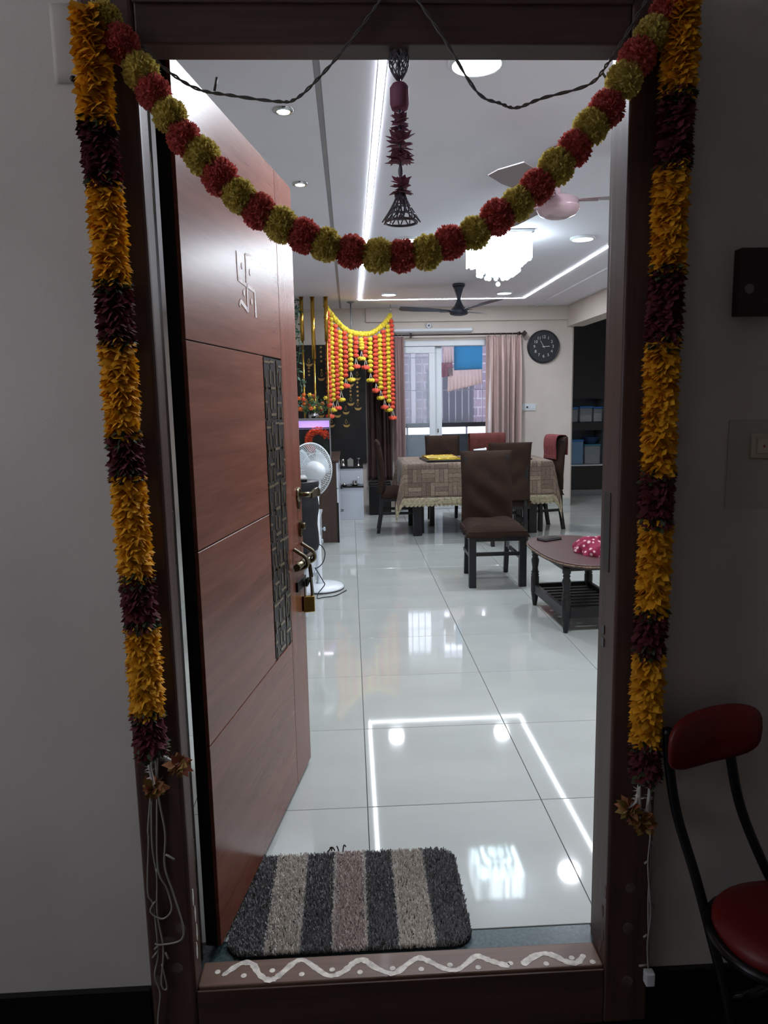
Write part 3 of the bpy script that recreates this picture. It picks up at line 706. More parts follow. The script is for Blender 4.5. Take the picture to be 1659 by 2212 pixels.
# ================================================================== COFFEE TABLE
ct = thing('coffee_table', 'dark brown rounded coffee table with turned black legs and slatted shelf', 'table', (1.385, 2.085, 0), math.radians(3))
n = 56; pts = []
for k in range(n):
    q = 2*PI*k/n; c, s = math.cos(q), math.sin(q); e = 2/2.8
    pts.append((math.copysign(abs(c)**e, c)*0.272, math.copysign(abs(s)**e, s)*0.47))
m_ct = mat('dark brown worn table top', (74, 48, 46), rough=0.38, var=0.08, vscale=5)
tp = obj('table_top', MB().prism(pts, 0.415, 0.44, smooth=False), m_ct, ct, bevel=0.004)
obj('worn_edge', MB().tube([(p[0]*1.003,p[1]*1.003,0.4275) for p in pts]+[(pts[0][0]*1.003,pts[0][1]*1.003,0.4275)],0.005,6), mat('chipped edge', (58,42,38), rough=0.7, col2=(150,126,104), vscale=60), tp)
prof = [(0.013,0.0),(0.016,0.02),(0.024,0.075),(0.026,0.08),(0.022,0.085),(0.027,0.092),(0.027,0.20),(0.022,0.205),(0.028,0.213),(0.022,0.222),(0.027,0.23),(0.021,0.24),(0.019,0.26),(0.025,0.30),(0.026,0.315),(0.018,0.335),(0.024,0.345),(0.018,0.352),(0.025,0.362),(0.026,0.415)]
for (x, y) in ((-0.185,-0.30),(0.185,-0.30),(-0.185,0.30),(0.185,0.30)):
    obj('leg', MB().lathe(prof, 16, (x,y,0)), m_leg, ct)
obj('apron', MB().box(-0.20,-0.315,0.375,0.20,-0.29,0.414).box(-0.20,0.29,0.375,0.20,0.315,0.414).box(-0.2,-0.29,0.375,-0.175,0.29,0.414).box(0.175,-0.29,0.375,0.2,0.29,0.414), m_leg, ct)
obj('shelf_rail', MB().box(-0.162,-0.315,0.09,0.162,-0.29,0.15), m_leg, ct); obj('shelf_rail', MB().box(-0.162,0.29,0.09,0.162,0.315,0.15), m_leg, ct)
obj('shelf_rail', MB().box(-0.197,-0.275,0.09,-0.175,0.275,0.15), m_leg, ct); obj('shelf_rail', MB().box(0.175,-0.275,0.09,0.197,0.275,0.15), m_leg, ct)
for k in range(8):
    y = -0.24+k*0.0685
    obj('slat', MB().box(-0.18,y-0.017,0.118,0.18,y+0.017,0.132), m_leg, ct, bevel=0.002)
ph = thing('wallet_phone', 'black slim phone in a cover lying on the coffee table', 'phone', (1.285, 2.40, 0.4402), 0.5)
obj('cover', MB().box(-0.075,-0.04,0,0.075,0.04,0.005).box(-0.075,-0.04,0.0135,0.075,0.04,0.0165).box(-0.075,0.036,0.005,0.075,0.04,0.0135), m_black, ph, bevel=0.002)
obj('phone_body', MB().box(-0.073,-0.038,0.0055,0.073,0.034,0.013), mat('grey phone', (150,152,156), rough=0.2, metal=0.6), ph, bevel=0.002)
# polka-dot cloth bundle
m_polka = mat('maroon polka dot cloth', (138, 34, 66), rough=0.85)
nt = m_polka.node_tree; N = nt.nodes; L = nt.links
tcn = N.new('ShaderNodeTexCoord'); vo = N.new('ShaderNodeTexVoronoi'); vo.inputs['Scale'].default_value = 32; vo.inputs['Randomness'].default_value = 0.55
L.new(tcn.outputs['Object'], vo.inputs['Vector'])
lt = N.new('ShaderNodeMath'); lt.operation = 'LESS_THAN'; lt.inputs[1].default_value = 0.33; L.new(vo.outputs['Distance'], lt.inputs[0])
mx = N.new('ShaderNodeMix'); mx.data_type = 'RGBA'; mx.inputs[6].default_value = lin((138,34,66)); mx.inputs[7].default_value = lin((226,186,192))
L.new(lt.outputs[0], mx.inputs[0]); L.new(mx.outputs[2], N['Principled BSDF'].inputs['Base Color'])
def bundle(u, v):
    a = 2*PI*u; q = PI/2*(1-v)
    r = 1+0.10*math.sin(3*a+1)+0.06*math.sin(7*a+5*v)+0.05*math.sin(11*a-9*v)
    z = math.sin(q)*0.085*(1+0.12*math.sin(5*a+6*v)) + 0.0
    return (math.cos(q)**0.6*0.155*r*math.cos(a), math.cos(q)**0.6*0.135*r*math.sin(a), max(0.001, z))
pk = tag(obj('polka_dot_cloth', MB().grid(bundle, 64, 20), m_polka, loc=(1.475, 1.975, 0.4402)), 'crumpled maroon polka dot cloth on the coffee table', 'cloth')

# ================================================================== LEFT SIDE: TV UNIT, FAN, SPEAKER, TANK
tv = thing('media_cabinet', 'long low white cabinet with crystal knobs along the left side', 'cabinet', (-0.56, 3.07, 0))
m_wgl = m_white_gloss
obj('carcass', MB().box(-0.24,-1.17,0.10,0.235,1.17,0.40), m_wgl, tv, bevel=0.003)
obj('top_board', MB().box(-0.25,-1.18,0.4005,0.262,1.18,0.42), m_wgl, tv, bevel=0.003)
obj('plinth', MB().box(-0.24,-1.1,0,-0.10,1.1,0.0995), m_wgl, tv)
for k in range(4):
    y0 = -1.165+k*0.5825
    d = obj('drawer_front', MB().box(0.2355,y0+0.004,0.105,0.253,y0+0.5785,0.396), m_wgl, tv, bevel=0.003)
    obj('knob', MB().lathe([(0.006,0.0),(0.006,0.012),(0.018,0.016),(0.021,0.024),(0.016,0.034),(0.002,0.036)],14), mat('crystal knob', (200,210,215), rough=0.05, metal=0.7), d, loc=(0.253, y0+0.52, 0.25), rot=(0,PI/2,0))
sp = thing('tower_speaker', 'black waisted tower speaker standing on the white cabinet', 'speaker', (-0.335, 2.20, 0.4202))
obj('plinth', MB().lathe([(0.05,0.0),(0.05,0.03)],24), mat('dark grey plastic', (62,64,70), rough=0.5), sp)
m_spk = mat('black speaker mesh', (22,24,30), rough=0.55, bump=0.5, bscale=400)
obj('body', MB().lathe([(0.06,0.0305),(0.085,0.04),(0.097,0.07),(0.094,0.14),(0.088,0.20),(0.092,0.25),(0.104,0.31),(0.100,0.34),(0.094,0.38),(0.100,0.43),(0.107,0.46),(0.104,0.468)],36), m_spk, sp)
obj('top_ring', MB().lathe([(0.106,0.4685),(0.104,0.476),(0.02,0.478)],36), mat('grey speaker top', (58,60,64), rough=0.4), sp)
rt = thing('router_box', 'small white and black router on top of the speaker', 'router', (-0.375, 2.17, 0.8985), 0.15)
obj('base', MB().box(-0.07,-0.06,0,0.07,0.06,0.016), m_black, rt, bevel=0.003)
obj('cover', MB().box(-0.068,-0.058,0.0165,0.068,0.058,0.030), m_white_plastic, rt, bevel=0.003)
obj('label_patch', MB().box(-0.03,-0.05,0.0302,0.03,-0.02,0.0308).box(-0.01,-0.01,0.0302,0.05,0.0,0.0306), mat('grey print', (120,112,104), rough=0.7), rt)
# pedestal fan
sf = thing('pedestal_fan', 'white pedestal fan seen from behind, beside the white cabinet', 'fan', (-0.283, 3.0, 0))
m_fw = mat('white fan plastic', (226,232,236), rough=0.3)
obj('base', MB().lathe([(0.178,0.0),(0.18,0.012),(0.172,0.024),(0.10,0.036),(0.04,0.042)],40), m_fw, sf)
obj('base_ring', MB().lathe([(0.1815,0.002),(0.1825,0.010),(0.1815,0.012)],40,cap=False), mat('dark ring', (70,72,76), rough=0.5), sf)
obj('pole', MB().lathe([(0.028,0.042),(0.022,0.06),(0.019,0.08),(0.019,0.40),(0.014,0.41),(0.014,0.76)],18), m_fw, sf)
obj('neck', MB().box(-0.03,-0.05,0.75,0.03,0.03,0.84), m_fw, sf, bevel=0.012)
hd_ = obj('head', MB().ball((0,0,0),(0.075,0.115,0.075),20,14), m_fw, sf, loc=(-0.02,-0.04,0.885), rot=(0,0,0.70))
FC = Vector((-0.045, 0.03, 0.885)); ax_ = Vector((-0.643, 0.766, 0)).normalized(); ex = Vector((0.766,0.643,0)); ez = Vector((0,0,1))
def cagep(q, r, d): return FC + (ex*math.cos(q)+ez*math.sin(q))*r + ax_*d
m_wire = mat('white coated wire', (225,230,232), rough=0.3)
for nm, sgn in (('rear_grille', -1), ('front_grille', 1)):
    b = MB()
    for k in range(72):
        q = 2*PI*k/72
        b.tube([cagep(q, 0.055, sgn*0.075+0.0), cagep(q, 0.14, sgn*0.062), cagep(q, 0.185, sgn*0.03), cagep(q, 0.20, 0.0)], 0.0019, 4, caps=False)
    for rr, dd in ((0.055,0.075),(0.13,0.064)): b.ring(FC+ax_*(sgn*dd), rr, 0.0018, 40, 5, ax_)
    obj(nm, b, m_wire, sf)
obj('grille_rim', MB().ring(FC, 0.201, 0.005, 56, 8, ax_), m_fw, sf)
m_blade = mat('pale blue fan blade', (210,224,230), rough=0.25, alpha=0.8)
for k in range(3):
    def bf(u, v, k=k):
        q = 2*PI*k/3 + (u-0.5)*1.25 + 0.5*v; r = 0.03+0.145*v
        return cagep(q, r, 0.03*(u-0.5)+0.01)
    obj('blade', MB().grid(bf, 8, 8), m_blade, sf, solid=0.002)
obj('hub', MB().tube([FC+ax_*-0.04, FC+ax_*0.03], 0.03, 16), m_fw, sf)
cd = [(-0.275,2.75,0.391),(-0.243,2.75,0.364),(-0.228,2.75,0.32),(-0.24,2.75,0.263),(-0.264,2.75,0.23),(-0.289,2.75,0.214),(-0.30,2.74,0.216),(-0.285,2.74,0.19),(-0.266,2.75,0.152),(-0.248,2.76,0.114),(-0.238,2.77,0.087),(-0.26,2.76,0.058),(-0.285,2.75,0.028),(-0.29,2.70,0.006),(-0.243,2.722,0.006),(-0.162,2.76,0.006),(-0.085,2.90,0.006)]
tag(obj('power_cord', MB().tube(catmull(cd,5), 0.0035, 6), mat('black cord', (24,26,28), rough=0.5), loc=(0,0,0)), 'thin black power cord looping down in front of the fan pole', 'cord')

# brown cabinet with drawers facing the dining side
bc = thing('pooja_cabinet', 'dark brown wooden cabinet with drawers below the fish tank', 'cabinet', (-0.475, 5.45, 0))
obj('carcass', MB().box(-0.32,-0.65,0,0.30,0.65,0.80), m_brown_lam, bc, bevel=0.003)
obj('top_board', MB().box(-0.33,-0.66,0.8005,0.33,0.66,0.825), m_brown_lam, bc, bevel=0.003)
for k in range(3):
    z0 = 0.02+k*0.26
    d = obj('drawer_front', MB().box(0.3005,-0.645,z0+0.004,0.318,0.645,z0+0.255), m_wgl, bc, bevel=0.002)
    for yy in (0.45,):
        obj('pull_handle', MB().tube(catmull([(0.318,yy-0.05,z0+0.14),(0.342,yy-0.045,z0+0.14),(0.344,yy+0.045,z0+0.14),(0.318,yy+0.05,z0+0.14)],4),0.005,6), m_black, d)
obj('edge_strip', MB().box(0.3005,-0.66,0.0,0.315,-0.646,0.40), m_black, bc)
# fish tank
tk = thing('fish_tank', 'tall glass fish tank with orange coral and violet lit water line', 'aquarium', (-0.40, 4.98, 0.8252))
m_glass = mat('clear glass', (36,42,42), rough=0.02, alpha=0.08, spec=0.8)
m_gf = mat('silver tank trim', (176,176,182), rough=0.25, metal=0.8)
W2, D2, H2 = 0.175, 0.13, 0.395
obj('pane', MB().box(-W2,-D2,0.01,W2,-D2+0.005,H2), m_glass, tk); obj('pane', MB().box(-W2,D2-0.005,0.01,W2,D2,H2), mat('dark back film', (14,17,17), rough=0.4), tk)
obj('pane', MB().box(-W2,-D2+0.0055,0.01,-W2+0.005,D2-0.0055,H2), m_glass, tk); obj('pane', MB().box(W2-0.005,-D2+0.0055,0.01,W2,D2-0.0055,H2), m_glass, tk)
obj('rim', MB().box(-W2-0.006,-D2-0.006,H2-0.012,W2+0.006,-D2-0.0005,H2+0.008).box(-W2-0.006,D2+0.0005,H2-0.012,W2+0.006,D2+0.006,H2+0.008).box(-W2-0.006,-D2,H2-0.012,-W2-0.0005,D2,H2+0.008).box(W2+0.0005,-D2,H2-0.012,W2+0.006,D2,H2+0.008).box(-W2,-D2,H2+0.001,W2,-D2+0.03,H2+0.008), m_gf, tk)
for sx in (-1,1): obj('corner_trim', MB().box(sx*W2-0.006,-D2-0.005,0.0,sx*W2+0.006,-D2-0.0005,H2-0.013), m_gf, tk)
obj('base_tray', MB().box(-W2-0.005,-D2-0.005,0,W2+0.005,D2+0.005,0.009), m_black, tk)
obj('light_hood', MB().box(-W2+0.012,D2-0.05,H2-0.085,W2-0.012,D2-0.008,H2-0.016), mat('violet aquarium light', (170,140,220), rough=0.5, emit=(0.58,0.36,0.95), estr=0.75), tk)
lamp('aquarium_lamp', 'AREA', (0,-0.03,H2-0.02), 0.4, (0.9,0.82,1.0), 0.28, tk, shape='RECTANGLE', size_y=0.06)
obj('water_line', MB().box(-W2+0.006,-D2+0.006,H2-0.094,W2-0.006,-D2+0.010,H2-0.088), mat('meniscus', (190,170,220), rough=0.2), tk)
m_cor = mat('orange coral', (236, 82, 40), rough=0.6, var=0.25, vscale=40, island=0.5)
b = MB(); r2 = random.Random(5)
arc = [(0.035+0.10*math.cos(q), -0.06, 0.175+0.11*math.sin(q)) for q in [PI*(0.18+0.10*i) for i in range(12)]]
for (x,y,z) in arc:
    for k in range(34):
        d = Vector((r2.gauss(0,1), r2.gauss(0,1), r2.gauss(0,1))).normalized(); p = Vector((x+0.02,y,z))+d*0.010
        s_ = d.orthogonal().normalized()*0.011; e = d.cross(s_).normalized()*0.007
        b.add([p-s_, p+d*0.028+e, p+s_, p+d*0.038], [(0,1,3),(1,2,3)])
obj('coral', b.tube(catmull(arc,3),0.014,6), m_cor, tk)
b = MB()
for k in range(60):
    x = r2.uniform(-0.16,0.16); h = r2.uniform(0.05,0.24); y = r2.uniform(0.0,0.09)
    b.add([(x-0.006,y,0.012),(x+0.006,y,0.012),(x+r2.uniform(-0.02,0.02),y-0.01,0.012+h)],[(0,1,2)])
obj('water_plant', b, mat('dark water plant', (40,72,48), rough=0.6), tk)
obj('gravel', MB().box(-W2+0.006,-D2+0.006,0.0095,W2-0.006,D2-0.006,0.03), mat('dark gravel', (60,56,50), rough=0.9, var=0.5, vscale=150), tk)
# vase with flowers on the tank's far side
vs_ = thing('flower_vase', 'silver bowl vase with orange and yellow artificial flowers and leaves', 'vase', (-0.40, 5.26, 0.8252))
obj('stand', MB().lathe([(0.06,0),(0.06,0.01),(0.02,0.03),(0.02,0.36),(0.05,0.375)],20), m_black, vs_)
obj('bowl', MB().lathe([(0.02,0.376),(0.045,0.385),(0.055,0.42),(0.05,0.455),(0.045,0.456)],24), mat('silver bowl', (190,190,196), rough=0.2, metal=1), vs_)
r3 = random.Random(11); lb = MB(); fb = {0: MB(), 1: MB(), 2: MB()}
for k in range(60):
    a = r3.uniform(0,2*PI); el = r3.uniform(0.15,1.3); Ls = r3.uniform(0.08,0.23)
    d = Vector((math.cos(a)*math.cos(el), math.sin(a)*math.cos(el)*0.5, math.sin(el))); p0 = Vector((0,0,0.45)); p1 = p0+d*Ls
    lb.tube([p0, p0+d*Ls*0.5+Vector((0,0,0.02)), p1], 0.0018, 4, caps=False)
    for j in range(5):
        q = p0.lerp(p1, r3.uniform(0.4,1)); w = Vector((r3.gauss(0,1),r3.gauss(0,1),r3.gauss(0,1))).normalized()
        s_ = w.orthogonal().normalized()*0.007; lb.add([q, q+w*0.02+s_, q+w*0.045, q+w*0.02-s_], [(0,1,2),(0,2,3)])
    if k < 26:
        fb[k%3].ball(p1, 0.013+0.006*r3.random(), 7, 5)
        for j in range(6):
            aa = 2*PI*j/6; w = Vector((math.cos(aa), math.sin(aa)*0.4, math.sin(aa)*0.9)); s_ = Vector((-w.z,0,w.x))*0.008
            fb[k%3].add([p1, p1+w*0.016+s_, p1+w*0.028, p1+w*0.016-s_], [(0,1,2),(0,2,3)])
obj('leaves', lb, mat('muted green leaves', (70,100,62), rough=0.6, island=0.6, var=0.3), vs_)
for k, (c_, nm) in enumerate((((232,110,40),'orange'),((226,196,60),'yellow'),((200,70,40),'red'))):
    obj('flower_heads', fb[k], mat(nm+' flower petals', c_, rough=0.6, var=0.2), vs_)
# climbing leaf creeper hanging by the first golden tube
cr = thing('leaf_creeper', 'green artificial leaf creeper hanging beside the golden tubes', 'creeper', (-0.60, 5.80, 1.30))
b = MB(); pth = [(0.02*math.sin(k*0.9)+0.03, 0.02*math.cos(k), 1.20-k*0.06) for k in range(20)]
b.tube(catmull(pth,3),0.003,5)
for k in range(90):
    p = Vector(pth[r3.randrange(20)])+Vector((r3.uniform(-.02,.02),r3.uniform(-.02,.02),r3.uniform(-.03,.03)))
    w = Vector((r3.gauss(0,1),r3.gauss(0,.6),r3.gauss(-0.3,.6))).normalized(); s_ = w.orthogonal().normalized()*0.014
    b.add([p, p+w*0.03+s_, p+w*0.06, p+w*0.03-s_],[(0,1,2),(0,2,3)])
obj('creeper_leaves', b, mat('creeper leaf', (66,92,72), rough=0.5, island=0.6, var=0.3), cr)
# golden tubes from ceiling to cabinet
for (x, y, zt, lb_) in ((-0.524,5.85,2.06,'first golden tube from the left, behind the open door edge'),(-0.404,5.86,1.86,'middle golden tube with the longest thick upper sleeve'),(-0.259,5.87,2.07,'golden tube beside the marigold hanging')):
    t = thing('golden_tube', lb_, 'tube', (x, y, 0.8252), group='golden partition tubes')
    obj('thin_rod', MB().cyl((0,0,0),(0,0,zt-0.8252),0.011,n=14), m_gold, t)
    obj('sleeve', MB().cyl((0,0,zt-0.825),(0,0,2.52-0.8252),0.022,n=20), m_gold, t)
    obj('end_cap', MB().lathe([(0.03,1.6955),(0.03,1.698)],18), m_brass, t)

# stepped white prayer platform with silver vessels
pf = thing('prayer_platform', 'white two-step prayer platform with black stone ledges', 'platform', (-0.03, 6.54, 0))
obj('lower_step', MB().box(-0.13,-0.33,0,0.14,0.28,0.385), m_wgl, pf, bevel=0.003)
obj('lower_ledge', MB().box(-0.135,-0.34,0.3855,0.145,0.28,0.405), m_black_granite, pf, bevel=0.002)
obj('upper_step', MB().box(-0.13,-0.19,0.4055,0.14,0.28,0.60), m_wgl, pf, bevel=0.003)
obj('upper_ledge', MB().box(-0.135,-0.20,0.6005,0.145,0.28,0.62), m_black_granite, pf, bevel=0.002)
def vessel(name, label, cat, loc, prof, extra=None, m=None):
    t = thing(name, label, cat, loc, group='silver prayer vessels')
    obj('vessel_body', MB().lathe(prof, 20), m or m_silver, t)
    if extra: obj('spoon' if name == 'water_pot' else 'ornament', extra, m or m_silver, t)
m_silver = mat('silver', (214,214,210), rough=0.18, metal=1.0)
vessel('offering_plate', 'silver plate on the lower black ledge, left of the pot', 'plate', (-0.115,6.25,0.4052), [(0.03,0),(0.055,0.012),(0.058,0.014),(0.03,0.006)], MB().lathe([(0.015,0.006),(0.02,0.025),(0.018,0.03)],14))
vessel('water_pot', 'small silver pot with spoon standing on a silver plate', 'pot', (0.01,6.28,0.4052), [(0.03,0),(0.06,0.014),(0.063,0.016),(0.028,0.006),(0.026,0.02),(0.032,0.035),(0.024,0.052),(0.030,0.06)], MB().tube([(0.005,0,0.03),(0.05,0,0.10)],0.003,6))
vessel('oil_lamp', 'tall slim silver lamp at the right of the upper ledge', 'lamp', (0.06,6.44,0.6202), [(0.022,0),(0.018,0.01),(0.006,0.02),(0.006,0.075),(0.024,0.09),(0.026,0.096)])
vessel('silver_casket', 'square silver casket at the centre of the upper ledge', 'casket', (-0.035,6.44,0.6202), [(0.02,0),(0.02,0.003)], MB().box(-0.035,-0.03,0.003,0.035,0.03,0.075).prism([(-0.04,0.075),(0.04,0.075),(0.0,0.105)],-0.03,0.03,'xz'))
vessel('silver_idol', 'stepped silver idol stand at the left of the upper ledge', 'idol', (-0.125,6.44,0.6202), [(0.035,0),(0.035,0.012),(0.024,0.02),(0.022,0.05),(0.028,0.058),(0.016,0.075),(0.018,0.085)])

# black panel with gilt lamp cut-outs
bp = thing('lamp_panel', 'tall black backing panel with gilt hanging oil lamp motifs', 'panel', (-0.25, 6.86, 0.62))
obj('board', MB().box(-0.47,-0.012,0.0,0.425,0.02,1.47), mat('black panel board', (18,18,19), rough=0.45), bp)
m_diya = mat('gilt sheet', (196,160,98), rough=0.35, metal=0.85)
bowl_p = [(0.038*math.cos(PI+PI*k/8), 0.026*math.sin(PI+PI*k/8)) for k in range(9)] + [(0.047,0.016),(0.022,0.004),(0.0,0.002),(-0.022,0.004),(-0.047,0.016)]
bowl_m = MB().prism(bowl_p, -0.002, 0.002, 'xz').mesh('lamp_motif', m_diya)
fo = catmull([(0.0,0,-0.028),(0.013,0,-0.006),(0.006,0,0.012),(0.0,0,0.032),(-0.011,0,0.006),(-0.011,0,-0.012),(0.0,0,-0.028)],4)
flame_m = MB().tube(fo, 0.003, 6).mesh('flame_motif', m_diya)
dot_m = MB().lathe([(0.013,-0.002),(0.013,0.002)],14).mesh('disc_motif', m_diya)
for (k, x, z) in [('f',0.077,1.728),('b',0.079,1.677),('o',0.077,1.624),('o',0.076,1.57),('o',0.077,1.516),('o',0.078,1.464),('o',0.078,1.408),('f',0.076,1.362),('b',0.078,1.307),('b',-0.01,1.599),('o',-0.011,1.56),('o',-0.011,1.52),('o',-0.01,1.475),('f',-0.011,1.423),('b',-0.01,1.366),('f',-0.075,1.31),('b',-0.074,1.259),('f',-0.074,1.144),('b',-0.071,1.1),('f',-0.361,1.736),('b',-0.369,1.679),('o',-0.362,2.061),('o',-0.364,2.005),('o',-0.363,1.949),('o',-0.362,1.893),('o',-0.362,1.786),('f',-0.515,1.896),('b',-0.511,1.856),('o',-0.518,1.812),('o',-0.52,1.772),('o',-0.518,1.727),('f',-0.385,1.271),('b',-0.386,1.225),('b',-0.181,1.221),('b',-0.26,1.102),('f',-0.259,1.153)]:
    me = {'f': flame_m, 'b': bowl_m, 'o': dot_m}[k]
    obj({'f':'flame_motif','b':'lamp_motif','o':'disc_motif'}[k], me, None, bp, loc=(x+0.25, -0.015, z-0.62), rot=(PI/2,0,0) if k == 'o' else None)
# hanging rod from ceiling behind the garland
hr = thing('hanging_rod', 'thin dark metal rod hanging from the ceiling behind the marigolds', 'rod', (0.014, 6.297, 1.95))
obj('rod', MB().cyl((0,0,0),(0,0,0.57),0.007,n=10), mat('grey rod', (96,98,104), rough=0.4, metal=0.6), hr)
obj('ceiling_rose', MB().lathe([(0.012,0.555),(0.045,0.568),(0.045,0.5748)],20), mat('grey rose', (110,112,118), rough=0.4), hr)

# ---------------- marigold wall hanging (toran with strands)
mg = thing('marigold_hanging', 'marigold toran with alternating orange and yellow strands before the prayer corner', 'garland', (0.12, 6.3, 1.17))
def ruffle(nu=9, nv=6, seed=1, r=0.029, fl=0.78):
    rr = random.Random(seed); b = MB().ball((0,0,0), (r,r,r*fl), nu, nv)
    b.v = [(x*(1+rr.uniform(-.13,.13)), y*(1+rr.uniform(-.13,.13)), z*(1+rr.uniform(-.13,.13))) for x,y,z in b.v]
    b.sm = [False]*len(b.sm); return b
m_mo = mat('orange marigold', (196, 72, 50), rough=0.75, var=0.25, vscale=60)
m_my = mat('yellow marigold', (194, 172, 46), rough=0.75, var=0.22, vscale=60)
mm_ = {'r': [ruffle(seed=k).mesh('marigold', m_mo) for k in range(3)], 'y': [ruffle(seed=9+k).mesh('marigold', m_my) for k in range(3)]}
STR = [(-0.253,6.0,2.369,1.356,1.215,'r'),(-0.214,6.035,2.302,1.417,1.287,'y'),(-0.168,6.076,2.23,1.438,1.307,'r'),(-0.121,6.117,2.167,1.547,1.4,'y'),(-0.064,6.164,2.16,1.688,1.557,'r'),(-0.002,6.216,2.128,1.763,1.626,'y'),(0.06,6.266,2.111,1.917,1.78,'r'),(0.127,6.319,2.099,2.004,1.872,'y'),(0.171,6.354,2.111,1.916,1.772,'r'),(0.229,6.399,2.109,1.751,1.622,'y'),(0.294,6.449,2.134,1.633,1.503,'r'),(0.349,6.491,2.154,1.552,1.415,'y'),(0.396,6.526,2.204,1.436,1.303,'r'),(0.45,6.565,2.271,1.394,1.269,'y'),(0.495,6.598,2.334,1.314,1.172,'r')]
GAR = [(-0.284,5.97,2.465),(-0.222,6.026,2.381),(-0.173,6.069,2.32),(-0.119,6.117,2.259),(-0.063,6.164,2.212),(0.005,6.22,2.18),(0.074,6.276,2.164),(0.145,6.332,2.163),(0.216,6.388,2.172),(0.284,6.44,2.197),(0.352,6.492,2.249),(0.422,6.544,2.313),(0.475,6.583,2.381),(0.499,6.6,2.415)]
mo = Vector(mg.location)
GP = [p-mo for p in catmull(GAR, 8)]
core = obj('top_garland', MB().tube(GP, 0.010, 6), m_my, mg)
acc = 0.0; last = GP[0]; rr4 = random.Random(4)
for p in GP:
    acc += (p-last).length; last = p
    if acc >= 0.031:
        acc = 0
        o = obj('marigold', mm_['y'][rr4.randrange(3)], None, core, loc=p, rot=(rr4.uniform(-1,1), PI/2+rr4.uniform(-.5,.5), rr4.uniform(0,6))); o.scale = (1.18,1.18,1.12)
m_bead = mat('white jasmine beads', (225,222,208), rough=0.6)
tas = MB()
for k in range(3):
    a = 2*PI*k/3
    for j in range(9):
        f = j/8; tas.ball((math.cos(a)*0.024*f, math.sin(a)*0.024*f, -0.008-0.088*f), 0.0048, 5, 4)
tas_m = tas.mesh('bead_tassel', m_bead)
dots_left = 0
for (x, y, z0, z1, zt, c_) in STR:
    L_ = z0-z1; n_ = max(3, round(L_/0.051)); sp_ = L_/n_ if n_ else 0.05
    s_ = obj('strand', MB().cyl((0,0,0),(0,0,L_+0.05),0.003,n=5), m_bead, mg, loc=(x-mo.x, y-mo.y, z1-mo.z))
    for k in range(n_+1):
        o = obj('marigold', mm_[c_][rr4.randrange(3)], None, s_, loc=(rr4.uniform(-.003,.003),0,L_-k*sp_), rot=(0,0,rr4.uniform(0,6)))
        o.scale = (1.22,1.22,1.2)
    obj('bead_tassel', tas_m, None, s_, loc=(0,0,-0.02))
    for k in range(3):
        a = 2*PI*k/3+0.5
        o = obj('tassel_flower', mm_[c_][k], None, s_, loc=(math.cos(a)*0.024, math.sin(a)*0.024, zt-z1+0.012), rot=(rr4.random(),0,0)); o.scale = (1.1,1.1,0.95)
for (x, y, z0, z1, nm) in ((0.489,6.6,2.425,2.524,'right'),(-0.285,5.97,2.47,2.524,'left')):
    obj('hook', MB().cyl((x-mo.x,y-mo.y,z0-mo.z),(x-mo.x,y-mo.y,z1-mo.z),0.006,n=10).ball((x-mo.x,y-mo.y,z0-mo.z+0.012),0.012,10,8), m_chrome, mg)

# ================================================================== WINDOW, CURTAINS, BALCONY
m_upvc = mat('white window frame', (214,220,226), rough=0.35)
wn = thing('window_1', 'white framed sliding balcony window', None, (1.25, 6.97, 0), kind='structure')
def wb(nm, x0,y0,z0,x1,y1,z1, m=m_upvc, bev=0.004): return obj(nm, MB().box(x0-1.25,y0-6.97,z0,x1-1.25,y1-6.97,z1), m, wn, bevel=bev)
wb('frame', 0.57,6.91,2.06,1.93,7.04,2.13); wb('frame', 0.57,6.91,0.0,0.625,7.04,2.0595); wb('frame', 1.875,6.91,0.0,1.93,7.04,2.0595); wb('frame',0.6255,6.91,0.0,1.8745,7.04,0.05)
# left sash (sliding leaf)
wb('sash_rail', 0.626,6.93,1.975,1.06,6.965,2.058); wb('sash_stile', 0.626,6.93,0.06,0.655,6.965,1.9745); wb('sash_stile', 0.985,6.93,0.06,1.06,6.965,1.9745); wb('sash_rail', 0.656,6.93,0.06,0.9845,6.965,0.14)
wb('pane', 0.656,6.945,0.1405,0.9845,6.950,1.9745, mat('window glass', (190,205,215), rough=0.02, alpha=0.22, spec=0.7), 0)
# right sash pushed behind it
wb('sash_stile', 1.065,6.985,0.06,1.15,7.02,2.058); wb('sash_lock', 1.09,6.978,0.98,1.105,6.9845,1.03, m_chrome, 0.002)
# curtain rod, AC pipe casing, sensor
cr_ = thing('curtain_rod', 'dark metal curtain rod with diamond finial above the window', 'rod', (1.3, 6.79, 2.16))
obj('rod', MB().tube([(-0.95,0,0.025),(0.83,0,0.025)],0.011,10), mat('dark bronze rod', (74,66,66), rough=0.35, metal=0.7), cr_)
obj('finial', MB().box(-0.025,-0.025,-0.025,0.025,0.025,0.025), mat('dark bronze finial', (84,76,74), rough=0.35, metal=0.7), cr_, loc=(0.855,0,0.025), rot=(0.6,0.78,0))
for x in (-0.55, 0.80): obj('bracket', MB().box(x-0.008,0,0.0,x+0.008,0.109,0.05), m_black, cr_)
ac = thing('pipe_casing', 'slim white pipe casing running above the curtain rod', 'casing', (1.03, 6.86, 2.22))
obj('casing', MB().box(-0.5,0.0,0.0,0.49,0.038,0.05), m_upvc, ac, bevel=0.006); obj('casing_lip', MB().box(-0.5,-0.006,0.008,0.49,-0.0005,0.016), mat('grey lip', (130,128,128), rough=0.5), ac)
sn = thing('ceiling_rose_box', 'round white junction box on the wall above the pipe casing', 'junction box', (0.98, 6.897, 2.305))
